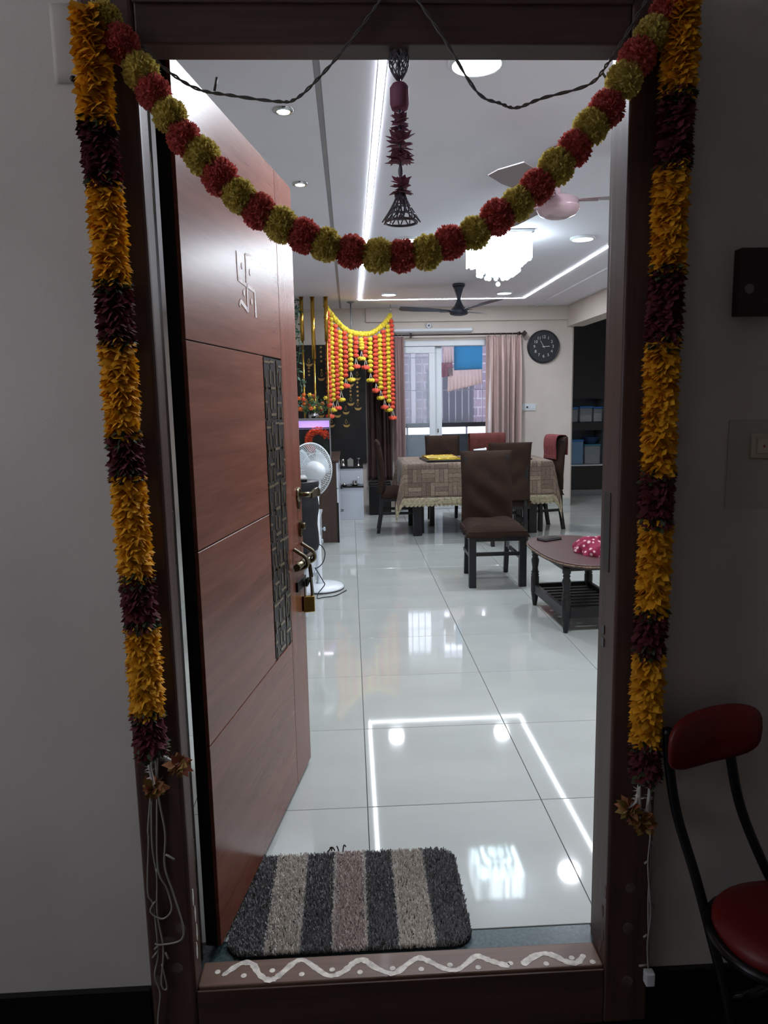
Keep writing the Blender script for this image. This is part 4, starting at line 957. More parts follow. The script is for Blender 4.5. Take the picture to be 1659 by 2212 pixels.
obj('box', MB().lathe([(0.035,0.0),(0.035,0.02),(0.028,0.03)],20), m_upvc, sn, rot=(PI/2,0,0)); obj('cap', MB().lathe([(0.014,0.0302),(0.012,0.036)],16), mat('grey cap',(120,120,122)), sn, rot=(PI/2,0,0))
# curtains
def curtain(label, x0, x1, y, z0, z1, folds, m, amp, rings=True, gather=0.0, name='curtain', lean=0.0):
    t = thing(name, label, 'curtain', ((x0+x1)/2, y, z0)); w = x1-x0; h = z1-z0
    rr = random.Random(int(x0*100)+5); ph = [rr.uniform(-0.6,0.6) for _ in range(40)]
    def fn(u, v):
        k = 1 - gather*math.sin(PI*min(1,(1-v)*1.2))*0.5
        x = (u-0.5)*w*k + lean*(1-v)
        s = 2*PI*folds*u
        pinch = 0.25+0.75*min(1,(1-v)*6)
        yy = amp*pinch*math.sin(s+0.5*math.sin(3*v+u*9)) + 0.35*amp*math.sin(2.3*s+1+2*v)
        return (x+0.006*math.sin(s*1.7+3*v), yy, v*h)
    obj('fabric', MB().grid(fn, int(folds*14), 30), m, t, solid=0.003)
    if rings:
        for k in range(int(folds)):
            x = (-0.5+(k+0.5)/int(folds))*w
            obj('curtain_ring', MB().ring((x,0,h+0.012),0.016,0.0025,16,5,(1,0,0)), mat('ring',(160,150,150),rough=0.3,metal=0.8) if k == 0 else bpy.data.materials['ring'], t)
m_curt = mat('mauve satin curtain', (184, 160, 154), rough=0.3, var=0.06, vscale=6, sheen=0.2, stretch=(1,1,0.2))
m_curt_shade = mat('satin curtain in shade tone', (70, 52, 51), rough=0.36, var=0.08, vscale=6, stretch=(1,1,0.2))  # darker copy of the curtain satin, its unlit look put into the colour
curtain('mauve satin curtain drawn to the right of the window', 1.68, 2.115, 6.79, 0.03, 2.165, 6, m_curt, 0.075)
curtain('satin curtain in shade tone beside the black panel', 0.185, 0.50, 6.80, 0.40, 2.15, 4, m_curt_shade, 0.04, rings=False)
curtain('mauve curtain gathered at the left edge of the window', 0.515, 0.66, 6.79, 0.03, 2.165, 3, mat('brown mauve satin', (130,102,100), rough=0.42, sheen=0.4), 0.02)
# black box below dark curtain
bx = thing('storage_box', 'black box standing on the floor below the dark curtain', 'box', (0.32, 6.62, 0))
obj('box_body', MB().box(-0.135,-0.10,0.012,0.135,0.12,0.37), m_black, bx, bevel=0.012, seg=3); obj('box_lid', MB().box(-0.14,-0.105,0.3705,0.14,0.125,0.392), m_black, bx, bevel=0.006)
obj('foot', MB().box(-0.12,-0.09,0,-0.09,-0.06,0.0115).box(0.09,-0.09,0,0.12,-0.06,0.0115).box(-0.12,0.07,0,-0.09,0.1,0.0115).box(0.09,0.07,0,0.12,0.1,0.0115), m_black, bx)
# wall clock
ck = thing('wall_clock', 'round black wall clock with white numerals', 'clock', (2.423, 6.898, 2.027))
obj('case', MB().lathe([(0.205,0.0),(0.205,0.02),(0.198,0.035),(0.188,0.030),(0.186,0.026)],56), mat('black clock rim', (34,36,40), rough=0.35), ck, rot=(PI/2,0,0))
obj('dial', MB().lathe([(0.187,0.0262),(0.186,0.0268)],56), mat('charcoal dial', (44,48,54), rough=0.5), ck, rot=(PI/2,0,0))
m_num = mat('white numerals', (214,218,222), rough=0.4, metal=0.3)
for k in range(1, 13):
    a = PI/2 - k*PI/6
    cu = bpy.data.curves.new('numeral', 'FONT'); cu.body = str(k); cu.size = 0.052; cu.align_x = 'CENTER'; cu.align_y = 'CENTER'; cu.extrude = 0.001; cu.materials.append(m_num)
    tmp = link(bpy.data.objects.new('numeral_text', cu)); bpy.context.view_layer.update()
    me = bpy.data.meshes.new_from_object(tmp.evaluated_get(bpy.context.evaluated_depsgraph_get())); bpy.data.objects.remove(tmp)
    o = link(bpy.data.objects.new('numeral', me), ck); o.location = (0.118*math.cos(a), -0.0285, 0.118*math.sin(a)); o.rotation_euler = (PI/2,0,0)
for nm, a, L_, w in (('minute_hand', math.radians(90-330), 0.085, 0.005), ('hour_hand', math.radians(90-88), 0.075, 0.007)):
    obj(nm, MB().bar((-0.02*math.cos(a),-0.031,-0.02*math.sin(a)),(L_*math.cos(a),-0.031,L_*math.sin(a)),w,0.001,(0,1,0)), m_num, ck)
obj('hub', MB().lathe([(0.008,0.029),(0.006,0.034)],12), m_num, ck, rot=(PI/2,0,0))
# switch board on the back wall
sw = thing('switch_board', 'white switch board on the wall beside the mauve curtain', 'switch', (2.24, 6.898, 1.235))
obj('plate', MB().box(-0.095,-0.012,0,0.10,0,0.088), m_upvc, sw, bevel=0.004)
for k in range(5): obj('switch_rocker', MB().box(-0.085+k*0.037,-0.016,0.022,-0.055+k*0.037,-0.0122,0.066), m_upvc, sw, bevel=0.002)
obj('socket', MB().lathe([(0.012,0.0),(0.012,0.002)],12), m_black, sw, loc=(-0.015,-0.0165,0.044), rot=(PI/2,0,0))
# balcony
struct('floor_balcony', MB().box(0.2,7.05,-0.1,2.75,8.35,-0.01), mat('balcony tile',(96,94,92),rough=0.6), 'balcony floor')
struct('wall_balcony_left', MB().box(0.2,7.05,-0.01,0.3,8.35,2.5), mat('balcony wall paint',(120,112,122),rough=0.8), 'balcony side wall on the left')
struct('wall_balcony_right', MB().box(2.65,7.05,-0.01,2.75,8.35,2.5), bpy.data.materials['balcony wall paint'], 'balcony side wall on the right')
struct('ceiling_balcony', MB().box(0.2,7.05,2.45,2.75,8.45,2.55), m_ceil, 'balcony ceiling slab')
pw = struct('wall_parapet', MB().box(0.3,8.1,-0.01,2.65,8.2,0.905), mat('dark stone parapet',(58,66,72),rough=0.5,var=0.3,vscale=9), 'dark balcony parapet')
gr = thing('balcony_grille', 'metal safety grille with a flat rail on the balcony', 'grille', (1.45, 8.15, 0.906))
m_gr = mat('pale grille paint',(214,212,224),rough=0.5)
obj('flat_rail', MB().box(-1.14,-0.03,0.10,1.14,0.03,0.165), mat('dark rail paint',(58,58,64),rough=0.4), gr)
for k in range(24): obj('bar', MB().cyl((-1.10+k*0.0955,0,0.166),(-1.10+k*0.0955,0,1.54),0.006,n=6), m_gr, gr)
for z in (0.62, 1.08): obj('cross_bar', MB().box(-1.14,-0.006,z,1.14,0.006,z+0.012), m_gr, gr)
for k in range(6): obj('rail_post', MB().box(-1.1+k*0.43,-0.012,0.0,-1.075+k*0.43,0.012,0.0995), m_gr, gr)
# clothes drying
cl = thing('clothes_line', 'thin clothes line across the balcony', 'line', (1.5, 7.70, 2.10))
obj('wire', MB().tube([(-1.18,0,0.012),(0,0,0.004),(1.13,0,0.012)],0.003,6), m_gr, cl)
def hung(name, label, cat, x0, x1, ztop, zb0, zb1, y, m, amp, f, frill=0):
    t = thing(name, label, cat, ((x0+x1)/2, y, min(zb0,zb1)))
    def fn(u, v):
        zb = zb0+(zb1-zb0)*u; z = zb + (ztop-zb)*v
        return ((u-0.5)*(x1-x0)*(1+0.06*frill*(1-v)), amp*math.sin(f*u)*(1.05-v)+0.002, z-min(zb0,zb1))
    obj('fabric', MB().grid(fn, 48, 14), m, t, solid=0.003)
    return t
hung('bath_towel', 'bright blue bath towel drying on the balcony', 'towel', 1.41, 1.80, 2.112, 1.79, 1.80, 7.69, mat('bright blue towel',(128,196,226),rough=0.95,translucent=0.55), 0.008, 14)
hung('pleated_skirt', 'pale pink pleated skirt hanging below the blue towel', 'skirt', 1.34, 1.80, 1.83, 1.50, 1.61, 7.76, mat('pale pink cotton',(238,224,220),rough=0.9,translucent=0.55), 0.02, 60, 1)
hung('white_shirt', 'pale pink shirt hanging left of the blue towel', 'shirt', 1.27, 1.43, 2.108, 1.88, 1.90, 7.745, mat('pale shirt cotton',(240,228,226),rough=0.9,translucent=0.55), 0.014, 24)
hung('printed_blouse', 'small floral printed blouse hanging below the pink shirt', 'blouse', 1.25, 1.40, 1.90, 1.70, 1.72, 7.775, mat('floral print',(206,176,184),rough=0.9,col2=(130,90,106),vscale=45,translucent=0.5), 0.014, 18)
bk = mat('grey mauve brickwork',(120,108,118),rough=0.9)
nt = bk.node_tree; N = nt.nodes; L = nt.links
tcn = N.new('ShaderNodeTexCoord'); mp = N.new('ShaderNodeMapping'); mp.inputs['Rotation'].default_value = (PI/2,0,0); br = N.new('ShaderNodeTexBrick')
br.inputs['Color1'].default_value = lin((96,84,94)); br.inputs['Color2'].default_value = lin((80,72,84)); br.inputs['Mortar'].default_value = lin((116,110,120)); br.inputs['Scale'].default_value = 1.0
br.inputs['Brick Width'].default_value = 0.42; br.inputs['Row Height'].default_value = 0.17; br.inputs['Mortar Size'].default_value = 0.012
L.new(tcn.outputs['Object'], mp.inputs[0]); L.new(mp.outputs[0], br.inputs['Vector']); L.new(br.outputs['Color'], N['Principled BSDF'].inputs['Base Color'])
nb = thing('neighbour_building', 'mauve brick building beyond the balcony grille', 'building', (2.5, 12.0, -3))
obj('brick_wall', MB().box(-3.2,0,0,4,0.3,5.6), bk, nb)
obj('plaster_band', MB().box(-3.2,-0.03,5.605,4,0.3,5.9).box(-1.32,-0.05,0,-1.24,-0.002,5.6), mat('mauve plaster',(120,114,122),rough=0.8), nb)
obj('ledge', MB().box(-3.2,-0.25,3.68,4,-0.001,3.92), mat('bright outdoor band',(226,226,230),rough=0.8), nb)  # added band standing in for the bright outdoors below the balcony rail
obj('window_opening', MB().box(-1.0,-0.02,3.9,-0.1,-0.002,5.0), mat('dark opening',(50,50,58),rough=0.4), nb)

# ================================================================== KITCHEN CORNER
kc = thing('kitchen_unit', 'tall black kitchen unit with open shelves', 'cabinet', (3.23, 7.85, 0))
m_kb = mat('black kitchen laminate',(24,24,27),rough=0.28); m_ks = mat('blue grey shelf lining',(96,106,120),rough=0.4)
def kb(nm, x0,y0,z0,x1,y1,z1,m,bev=0.002): return obj(nm, MB().box(x0-3.23,y0-7.85,z0,x1-3.23,y1-7.85,z1), m, kc, bevel=bev)
kb('kick_board',2.87,7.85,0,3.62,7.87,0.085,mat('steel kick',(120,124,130),rough=0.3,metal=0.5))
kb('base_door',2.87,7.84,0.087,3.62,8.34,0.425,m_kb); kb('shelf_board',2.87,7.835,0.4255,3.62,8.34,0.44,m_upvc)
kb('niche_back',2.87,8.30,0.4405,3.58,8.34,0.929,m_ks); kb('side_panel',3.5805,7.84,0.4405,3.62,8.34,1.369,mat('grey side panel',(120,124,132),rough=0.4))
kb('mid_board',2.87,7.835,0.93,3.58,8.34,1.04,m_kb); kb('niche_back',2.87,8.30,1.0405,3.58,8.34,1.369,m_ks)
kb('upper_door',2.87,7.84,1.37,3.62,8.34,2.52,m_kb)
m_pblue = mat('translucent blue plastic',(120,160,200),rough=0.25,alpha=0.75); m_clear = mat('clear plastic jar',(180,190,200),rough=0.15,alpha=0.45); m_lidb = mat('blue lid',(52,120,190),rough=0.35); m_powder = mat('white powder',(214,212,208),rough=0.9)
def jar(name, label, x, y, z, w, d, h, lid, cm, fillh, fm):
    t = thing(name, label, 'container', (x,y,z), group='kitchen storage containers')
    if fillh: obj('contents', MB().box(-w/2+0.006,-d/2+0.006,0.004,w/2-0.006,d/2-0.006,fillh), fm, t, bevel=0.01)
    obj('jar_body', MB().box(-w/2,-d/2,0,w/2,d/2,h), cm, t, bevel=0.012, seg=3)
    if lid: obj('lid', MB().box(-w/2-0.006,-d/2-0.006,h+0.0005,w/2+0.006,d/2+0.006,h+0.025), lid, t, bevel=0.006)
jar('storage_jar','blue lidded jar on the upper kitchen shelf, leftmost',3.17,8.02,1.0402,0.11,0.11,0.19,m_lidb,m_clear,0.06,m_powder)
jar('storage_jar','wide jar of white powder in the middle of the upper kitchen shelf',3.335,8.02,1.0402,0.18,0.16,0.20,m_lidb,m_clear,0.10,m_powder)
jar('storage_jar','blue lidded jar on the upper kitchen shelf, rightmost',3.51,8.02,1.0402,0.13,0.13,0.19,m_lidb,m_clear,0.12,m_powder)
jar('storage_box_blue','tall translucent blue bin on the lower kitchen shelf',3.22,8.03,0.4402,0.17,0.17,0.33,m_lidb,m_pblue,0.08,m_powder)
jar('snack_box','clear box of packets on the lower kitchen shelf below the bowl',3.44,8.03,0.4402,0.23,0.18,0.26,mat('teal lid',(60,130,150),rough=0.4),m_clear,0.12,mat('packets',(120,110,110),rough=0.5,var=0.6,vscale=25))
bw = thing('mixing_bowl','dark blue bowl standing on the clear kitchen box','bowl',(3.44,8.03,0.7262))
obj('bowl_body', MB().lathe([(0.06,0.0),(0.10,0.05),(0.125,0.095),(0.13,0.10),(0.115,0.098),(0.09,0.05),(0.05,0.01)],28,cap=False).lathe([(0.001,0.0),(0.06,0.0)],28,cap=False), mat('dark blue plastic',(40,62,100),rough=0.35), bw)

# ================================================================== DOORWAY DECORATIONS
# pompom toran across the doorway
def pompom(seed, r=0.034, N=620):
    rr = random.Random(seed); b = MB().ball((0,0,0), r*0.74, 12, 8)
    for k in range(N):
        z = 1-2*(k+0.5)/N; a = k*2.39996; q = math.sqrt(1-z*z)
        d = Vector((q*math.cos(a), q*math.sin(a), z)); d = (d+Vector((rr.gauss(0,.10),rr.gauss(0,.10),rr.gauss(0,.10)))).normalized()
        s_ = d.orthogonal().normalized(); s_ = Matrix.Rotation(rr.uniform(0,6.28),3,d) @ s_; e = d.cross(s_)
        w = r*rr.uniform(0.08,0.135); L_ = r*rr.uniform(0.92,1.10)
        p0 = d*r*0.6; p1 = d*L_*0.88
        b.add([p0-s_*w*0.4, p0+s_*w*0.4, p1+s_*w+e*w*0.4, d*L_+s_*w*0.35, d*L_*0.95, d*L_-s_*w*0.4+e*w*0.2, p1-s_*w+e*w*0.3], [(0,1,2,6),(6,2,3,4),(6,4,5)])
    return b
m_pr = mat('coral red pompom', (204, 104, 96), rough=0.85, island=0.75, var=0.25, translucent=0.45)
m_py = mat('pale yellow pompom', (212, 194, 108), rough=0.85, island=0.75, var=0.22, translucent=0.45)
PMr = [pompom(20+k).mesh('pompom', m_pr) for k in range(3)]; PMy = [pompom(40+k).mesh('pompom', m_py) for k in range(3)]
PO = [(-0.457,2.07),(-0.43,2.03),(-0.397,1.983),(-0.375,1.946),(-0.348,1.906),(-0.324,1.866),(-0.292,1.834),(-0.261,1.797),(-0.226,1.762),(-0.19,1.735),(-0.148,1.709),(-0.105,1.688),(-0.064,1.671),(-0.015,1.659),(0.038,1.65),(0.085,1.649),(0.133,1.655),(0.178,1.673),(0.227,1.691),(0.272,1.719),(0.312,1.744),(0.35,1.775),(0.388,1.812),(0.422,1.845),(0.454,1.884),(0.484,1.917),(0.516,1.967),(0.541,2.008),(0.567,2.048),(0.597,2.085)]
tr = thing('pompom_garland', 'swag of alternating red and yellow pompoms hung across the doorway', 'garland', (0.06, -0.825, 1.62))
po = Vector(tr.location)
obj('thread', MB().tube([Vector((x,-0.825,z))-po for x, z in PO], 0.0015, 5), m_white_plastic, tr)
rp = random.Random(8)
for k, (x, z) in enumerate(PO):
    me = (PMy if k % 2 == 0 else PMr)[rp.randrange(3)]
    o = obj('pompom', me, None, tr, loc=Vector((x,-0.825+rp.uniform(-.003,.003),z))-po, rot=(rp.uniform(0,6),rp.uniform(0,6),rp.uniform(0,6)))
    s = rp.uniform(0.95,1.06); o.scale = (s,s,s)

# petal garlands on both jambs
def petal_section(path, r, mat_, seed, name, parent, org, step=0.0085, per=22, plen=0.033, pw=0.0095, droop=0.45):
    rr = random.Random(seed); b = MB(); P = [Vector(p) for p in path]; tot = (P[-1]-P[0]).length; n = max(2, int(tot/step))
    b.tube([p-org for p in P], r*0.45, 8)
    for i in range(n+1):
        c = P[0].lerp(P[-1], i/n)-org
        for k in range(per):
            a = 2*PI*(k+rr.random())/per + i*0.7
            rad = Vector((math.cos(a), math.sin(a), 0))
            d = (rad + Vector((0,0,-droop+rr.gauss(0,.16))) + Vector((rr.gauss(0,.15),rr.gauss(0,.15),0))).normalized()
            tang = Vector((-math.sin(a), math.cos(a), 0)); tang = (tang*0.6 + Vector((0,0,1))*rr.uniform(-1,1)).normalized(); tang = (tang - d*tang.dot(d)).normalized()
            nr = d.cross(tang); L_ = plen*rr.uniform(0.85,1.06); w = pw*rr.uniform(0.8,1.2); p0 = c+rad*r*0.22+Vector((0,0,rr.uniform(-.004,.004)))
            b.add([p0, p0+d*L_*0.62+tang*w, p0+d*L_, p0+d*L_*0.62-tang*w, p0+d*L_*0.6+nr*w*0.35], [(0,1,4),(1,2,4),(2,3,4),(3,0,4)], True)
    o = obj(name, b, mat_, parent); o['kind'] = 'stuff'; return o
m_yp = mat('marigold yellow petals', (224, 160, 30), rough=0.7, island=0.8, var=0.22, translucent=0.25)
m_mp = mat('dark maroon petals', (92, 34, 40), rough=0.75, island=0.8, var=0.3, translucent=0.2)
m_gp = mat('dark green leaf petals', (52, 62, 36), rough=0.7, island=0.8, var=0.3)
def petal_garland(label, nodes, y):
    """nodes: list of (x, z, kind) - kind of the section that ends at the node"""
    g = thing('petal_garland', label, 'garland', (nodes[-1][0], y, nodes[-1][1]), group='petal garlands on the door frame')
    org = Vector(g.location)
    for i in range(len(nodes)-1):
        x0, z0 = nodes[i][:2]; x1, z1, kd = nodes[i+1]
        m = {'y': m_yp, 'm': m_mp}[kd]; nm = {'y': 'yellow_petal_section', 'm': 'maroon_petal_section'}[kd]
        petal_section([(x0,y,z0),(x1,y,z1)], 0.038, m, i*7+int(abs(x0)*100), nm, g, org)
        if kd == 'm':
            for (xx, zz) in ((x0,z0-0.004),(x1,z1+0.004)):
                petal_section([(xx,y,zz+0.008),(xx,y,zz-0.008)], 0.038, m_gp, i*3+int(zz*50), 'leaf_ring', g, org, per=14, plen=0.034, pw=0.008)
    return g
gl = petal_garland('yellow and maroon petal garland hanging down the left jamb',
    [(-0.480,2.085,''),(-0.481,1.893,'y'),(-0.476,1.79,'m'),(-0.474,1.607,'y'),(-0.473,1.497,'m'),(-0.474,1.316,'y'),(-0.472,1.237,'m'),(-0.468,1.032,'y'),(-0.465,0.928,'m'),(-0.466,0.74,'y'),(-0.463,0.651,'m')], -0.835)
gr_ = petal_garland('orange and maroon petal garland hanging down the right jamb',
    [(0.620,2.10,''),(0.617,1.944,'y'),(0.613,1.813,'m'),(0.611,1.621,'y'),(0.607,1.48,'m'),(0.607,1.216,'y'),(0.606,1.114,'m'),(0.605,0.923,'y'),(0.601,0.83,'m'),(0.601,0.628,'y'),(0.604,0.551,'m')], -0.835)
obj('hanging_thread', MB().tube([(-0.012,0,1.43),(-0.016,0.02,1.52)],0.0015,5).tube([(-0.004,0,1.43),(-0.004,0.02,1.52)],0.0015,5).tube([(0.003,0,1.43),(0.008,0.02,1.52)],0.0015,5), m_white_plastic, gl)
# white jasmine tails with small petal ends
m_jas = mat('white jasmine tail', (196,194,188), rough=0.8)
m_tail = mat('green and red tail petals', (122,112,44), rough=0.75, col2=(140,52,48), vscale=20, island=0.7)
def jas(parent, pts, seed):
    rr = random.Random(seed); org = Vector(parent.location); P = catmull(pts, 6); b = MB()
    b.tube([p-org for p in P], 0.004, 6)
    for p in P:
        for k in range(3):
            d = Vector((rr.gauss(0,1), rr.gauss(0,.7), rr.gauss(0,1))).normalized(); s_ = d.orthogonal().normalized()*0.002; q = p-org
            b.add([q-s_, q+s_, q+d*0.014], [(0,1,2)])
    obj('jasmine_tail', b, m_jas, parent)
    e = P[-1]-org; b = MB()
    for k in range(60):
        d = Vector((rr.gauss(0,1), rr.gauss(0,.8), rr.gauss(-.3,.8))).normalized(); s_ = d.orthogonal().normalized()*0.008; L_ = rr.uniform(0.018,0.036)
        b.add([e, e+d*L_*0.55+s_, e+d*L_, e+d*L_*0.55-s_], [(0,1,2),(0,2,3)])
    obj('tail_flower', b, m_tail, parent)
jas(gl, [(-0.473,-0.835,0.650),(-0.469,-0.84,0.62),(-0.462,-0.84,0.565)], 1)
jas(gl, [(-0.452,-0.835,0.646),(-0.436,-0.845,0.636),(-0.405,-0.85,0.622)], 2)
jas(gr_, [(0.592,-0.835,0.545),(0.590,-0.84,0.50),(0.594,-0.84,0.445)], 3)
jas(gr_, [(0.615,-0.835,0.545),(0.612,-0.84,0.50),(0.605,-0.84,0.43)], 4)
jas(gr_, [(0.600,-0.82,0.545),(0.585,-0.84,0.49),(0.570,-0.84,0.47)], 5)

# twisted fairy-light cable along the top
m_cab = mat('clear grey cable', (96,92,90), rough=0.4)
def twist(name, label, pts, r=0.0018, amp=0.0022, cat='cable', m=None):
    P = catmull(pts, 10); b = MB(); org = Vector(P[-1])
    for ph in (0, PI): b.tube([p + Vector((amp*math.cos(i*0.9+ph), amp*0.5*math.sin(i*0.9+ph), amp*math.sin(i*0.9+ph))) for i, p in enumerate(P)], r, 5)
    t = thing(name, label, cat, (0,0,0)); obj('twisted_wire', b, m or m_cab, t); return t
tl = twist('light_cable', 'twisted grey cable sagging across the left of the doorway', [(x,-0.795,z) for x, z in [(-0.406,2.051),(-0.39,2.031),(-0.349,1.994),(-0.298,1.965),(-0.237,1.954),(-0.149,1.943),(-0.113,1.948),(-0.067,1.986),(-0.012,2.043),(0.043,2.109),(0.057,2.133)]])
obj('light_bulb', MB().tube([(-0.268,-0.795,1.962),(-0.262,-0.795,1.986)],0.0025,6), m_cab, tl)
t2 = twist('light_cable', 'twisted grey cable sagging across the right of the doorway', [(x,-0.795,z) for x, z in [(0.123,2.125),(0.176,2.052),(0.238,1.96),(0.284,1.939),(0.316,1.931),(0.366,1.948),(0.458,1.973),(0.494,2.011),(0.52,2.048),(0.564,2.119),(0.572,2.135)]])
obj('light_bulb', MB().tube([(0.484,-0.795,1.995),(0.495,-0.795,1.98)],0.0025,6), m_cab, t2)
# fairy lights hanging at the jambs
m_fw_ = mat('white cable', (150,146,140), rough=0.5)
def strands(name, label, paths, bulbs, extra=None):
    t = thing(name, label, 'string light', (0,0,0), group='fairy lights on the jambs')
    for pts in paths: obj('wire', MB().tube(catmull(pts,6),0.0022,6), m_fw_, t)
    for (p, q) in bulbs: obj('bulb', MB().tube([p,q],0.0026,6), m_fw_, t)
    return t
Yf = -0.795
strands('string_light', 'tangled white fairy light wires at the foot of the left jamb',
 [[(-0.482,Yf,0.62),(-0.482,Yf,0.545),(-0.495,Yf,0.447),(-0.496,Yf,0.414),(-0.506,Yf,0.291),(-0.496,Yf,0.256),(-0.493,Yf,0.14),(-0.504,Yf,0.082),(-0.495,Yf,0.034),(-0.505,Yf,-0.04),(-0.50,Yf,-0.10)],
  [(-0.469,Yf,0.62),(-0.469,Yf,0.545),(-0.479,Yf-0.004,0.357),(-0.462,Yf-0.004,0.3),(-0.455,Yf-0.004,0.248),(-0.477,Yf-0.004,0.226),(-0.502,Yf-0.004,0.245),(-0.49,Yf-0.004,0.27)],
  [(-0.462,Yf,0.62),(-0.468,Yf,0.534),(-0.457,Yf-0.006,0.435),(-0.463,Yf-0.006,0.357),(-0.448,Yf-0.006,0.288),(-0.432,Yf-0.006,0.207),(-0.439,Yf-0.006,0.172),(-0.482,Yf-0.006,0.163),(-0.497,Yf-0.006,0.167)],
  [(-0.475,Yf,0.62),(-0.488,Yf-0.002,0.42),(-0.483,Yf-0.002,0.33),(-0.488,Yf-0.002,0.24),(-0.480,Yf-0.002,0.15),(-0.49,Yf-0.002,0.06),(-0.478,Yf-0.002,0.05),(-0.486,Yf-0.002,0.11)]],
 [((-0.459,Yf-0.006,0.385),(-0.440,Yf-0.008,0.372)),((-0.482,Yf-0.004,0.35),(-0.480,Yf-0.004,0.335)),((-0.488,Yf,0.16),(-0.50,Yf-0.004,0.15)),((-0.476,Yf-0.002,0.14),(-0.470,Yf-0.004,0.125)),((-0.492,Yf,0.145),(-0.505,Yf-0.004,0.13))])
tR = strands('string_light', 'white fairy light wires with a plug on the right jamb',
 [[(0.634,Yf,0.60),(0.634,Yf,0.534),(0.634,Yf,0.426),(0.641,Yf,0.323),(0.639,Yf,0.206),(0.645,Yf,0.085),(0.644,Yf,0.037)],
  [(0.628,Yf,0.60),(0.630,Yf,0.50),(0.638,Yf-0.003,0.40),(0.634,Yf-0.003,0.30),(0.645,Yf-0.003,0.18),(0.640,Yf-0.003,0.10),(0.644,Yf-0.003,0.035)]],
 [((0.637,Yf,0.36),(0.650,Yf-0.004,0.345)),((0.638,Yf,0.31),(0.625,Yf-0.004,0.305)),((0.641,Yf,0.21),(0.652,Yf-0.004,0.19)),((0.64,Yf,0.12),(0.63,Yf-0.003,0.115)),((0.644,Yf,0.04),(0.622,Yf-0.004,0.042))])
obj('plug', MB().box(0.635,-0.812,-0.005,0.657,-0.79,0.028), m_white_plastic, tR, bevel=0.003)

# hanging lattice bell ornament in the middle
bl = thing('hanging_bell_ornament', 'grey metal lattice bell on a petal strung chain in the doorway centre', 'ornament', (0.09, -0.75, 1.73))
m_bell = mat('weathered metal lattice', (112,112,124), rough=0.45, metal=0.5)
m_pet = mat('dusty maroon petals', (150,96,118), rough=0.7, island=0.6, var=0.3, translucent=0.25)
obj('chain', MB().cyl((0,0,0.04),(0,0,0.395),0.003,n=8), m_bell, bl)
def br(z): f = z/0.055; return 0.031*(1-f)**1.3+0.008
b = MB(); b.ring((0,0,0.0),0.032,0.0028,32,6)
for k in range(12):
    a = 2*PI*k/12
    for sg in (1,-1):
        b.tube([(br(z)*math.cos(a+sg*z*14),br(z)*math.sin(a+sg*z*14),z) for z in [0.055*i/8 for i in range(9)]],0.0014,5)
for z in (0.012,0.026,0.04): b.ring((0,0,z),br(z),0.0013,24,5)
obj('bell_lattice', b, m_bell, bl)
obj('clapper', MB().cyl((0,0,0.008),(0,0,0.05),0.0015,n=6).ball((0,0,0.010),0.006,8,6), m_bell, bl)
b = MB()
for k in range(10):
    a = 2*PI*k/10
    for sg in (1,-1):
        b.tube([(0.020*math.sin(PI*(0.08+0.84*i/8))*math.cos(a+sg*i*0.25),0.020*math.sin(PI*(0.08+0.84*i/8))*math.sin(a+sg*i*0.25),0.27+0.068*i/8) for i in range(9)],0.0014,5)
obj('lattice_bead', b, m_bell, bl)
def rosette(zc, n, L0, up, nm='petal_whorl', m=m_pet, layers=3):
    rr = random.Random(int(zc*1000)); b = MB()
    for j in range(layers):
        for k in range(n):
            a = 2*PI*(k+0.5*j)/n+rr.uniform(-.2,.2); d = Vector((math.cos(a),math.sin(a),up*(1-j*0.9)+rr.uniform(-.2,.2))).normalized(); s_ = Vector((-math.sin(a),math.cos(a),0))*0.008
            p = Vector((0,0,zc-0.006*j)); L_ = L0*rr.uniform(.8,1.1)
            b.add([p, p+d*L_*0.55+s_, p+d*L_, p+d*L_*0.55-s_], [(0,1,2),(0,2,3)])
    obj(nm, b, m, bl, solid=0.0008)
rosette(0.075, 9, 0.026, 0.5); rosette(0.155, 10, 0.032, 0.5, layers=4); rosette(0.128, 10, 0.03, -0.2, layers=3); rosette(0.195, 9, 0.022, 0.4, layers=4)
obj('petal_cup', MB().lathe([(0.016,0.215),(0.019,0.225),(0.019,0.255),(0.014,0.262)],14,cap=True), m_pet, bl)
obj('bead', MB().ball((0,0,0.098),(0.005,0.005,0.012),8,6).ball((0,0,0.18),(0.004,0.004,0.010),8,6).ball((0,0,0.06),(0.009,0.009,0.008),10,6), m_bell, bl)
obj('top_cup', MB().lathe([(0.012,0.345),(0.02,0.36),(0.019,0.385),(0.012,0.392)],16), mat('pale cup',(150,150,156),rough=0.5), bl)

# ================================================================== DOOR MAT
mt = thing('door_mat', 'shaggy striped door mat in charcoal, grey and taupe on the threshold', 'mat', (-0.06, -0.463, 0.0))
MX0, MX1, MY0, MY1 = -0.372+0.06, 0.255+0.06, -0.20, 0.197
cr_r = 0.055
def inside(x, y):
    dx = max(MX0+cr_r-x, x-(MX1-cr_r), 0); dy = max(MY0+cr_r-y, y-(MY1-cr_r), 0)
    return math.hypot(dx, dy) <= cr_r
pts = []
for (cx, cy, a0) in ((MX1-cr_r,MY1-cr_r,0),(MX0+cr_r,MY1-cr_r,PI/2),(MX0+cr_r,MY0+cr_r,PI),(MX1-cr_r,MY0+cr_r,1.5*PI)):
    for k in range(7): pts.append((cx+cr_r*math.cos(a0+k*PI/12), cy+cr_r*math.sin(a0+k*PI/12)))
obj('backing', MB().prism(pts, 0.0005, 0.006), mat('dark backing',(34,34,36),rough=0.9), mt)
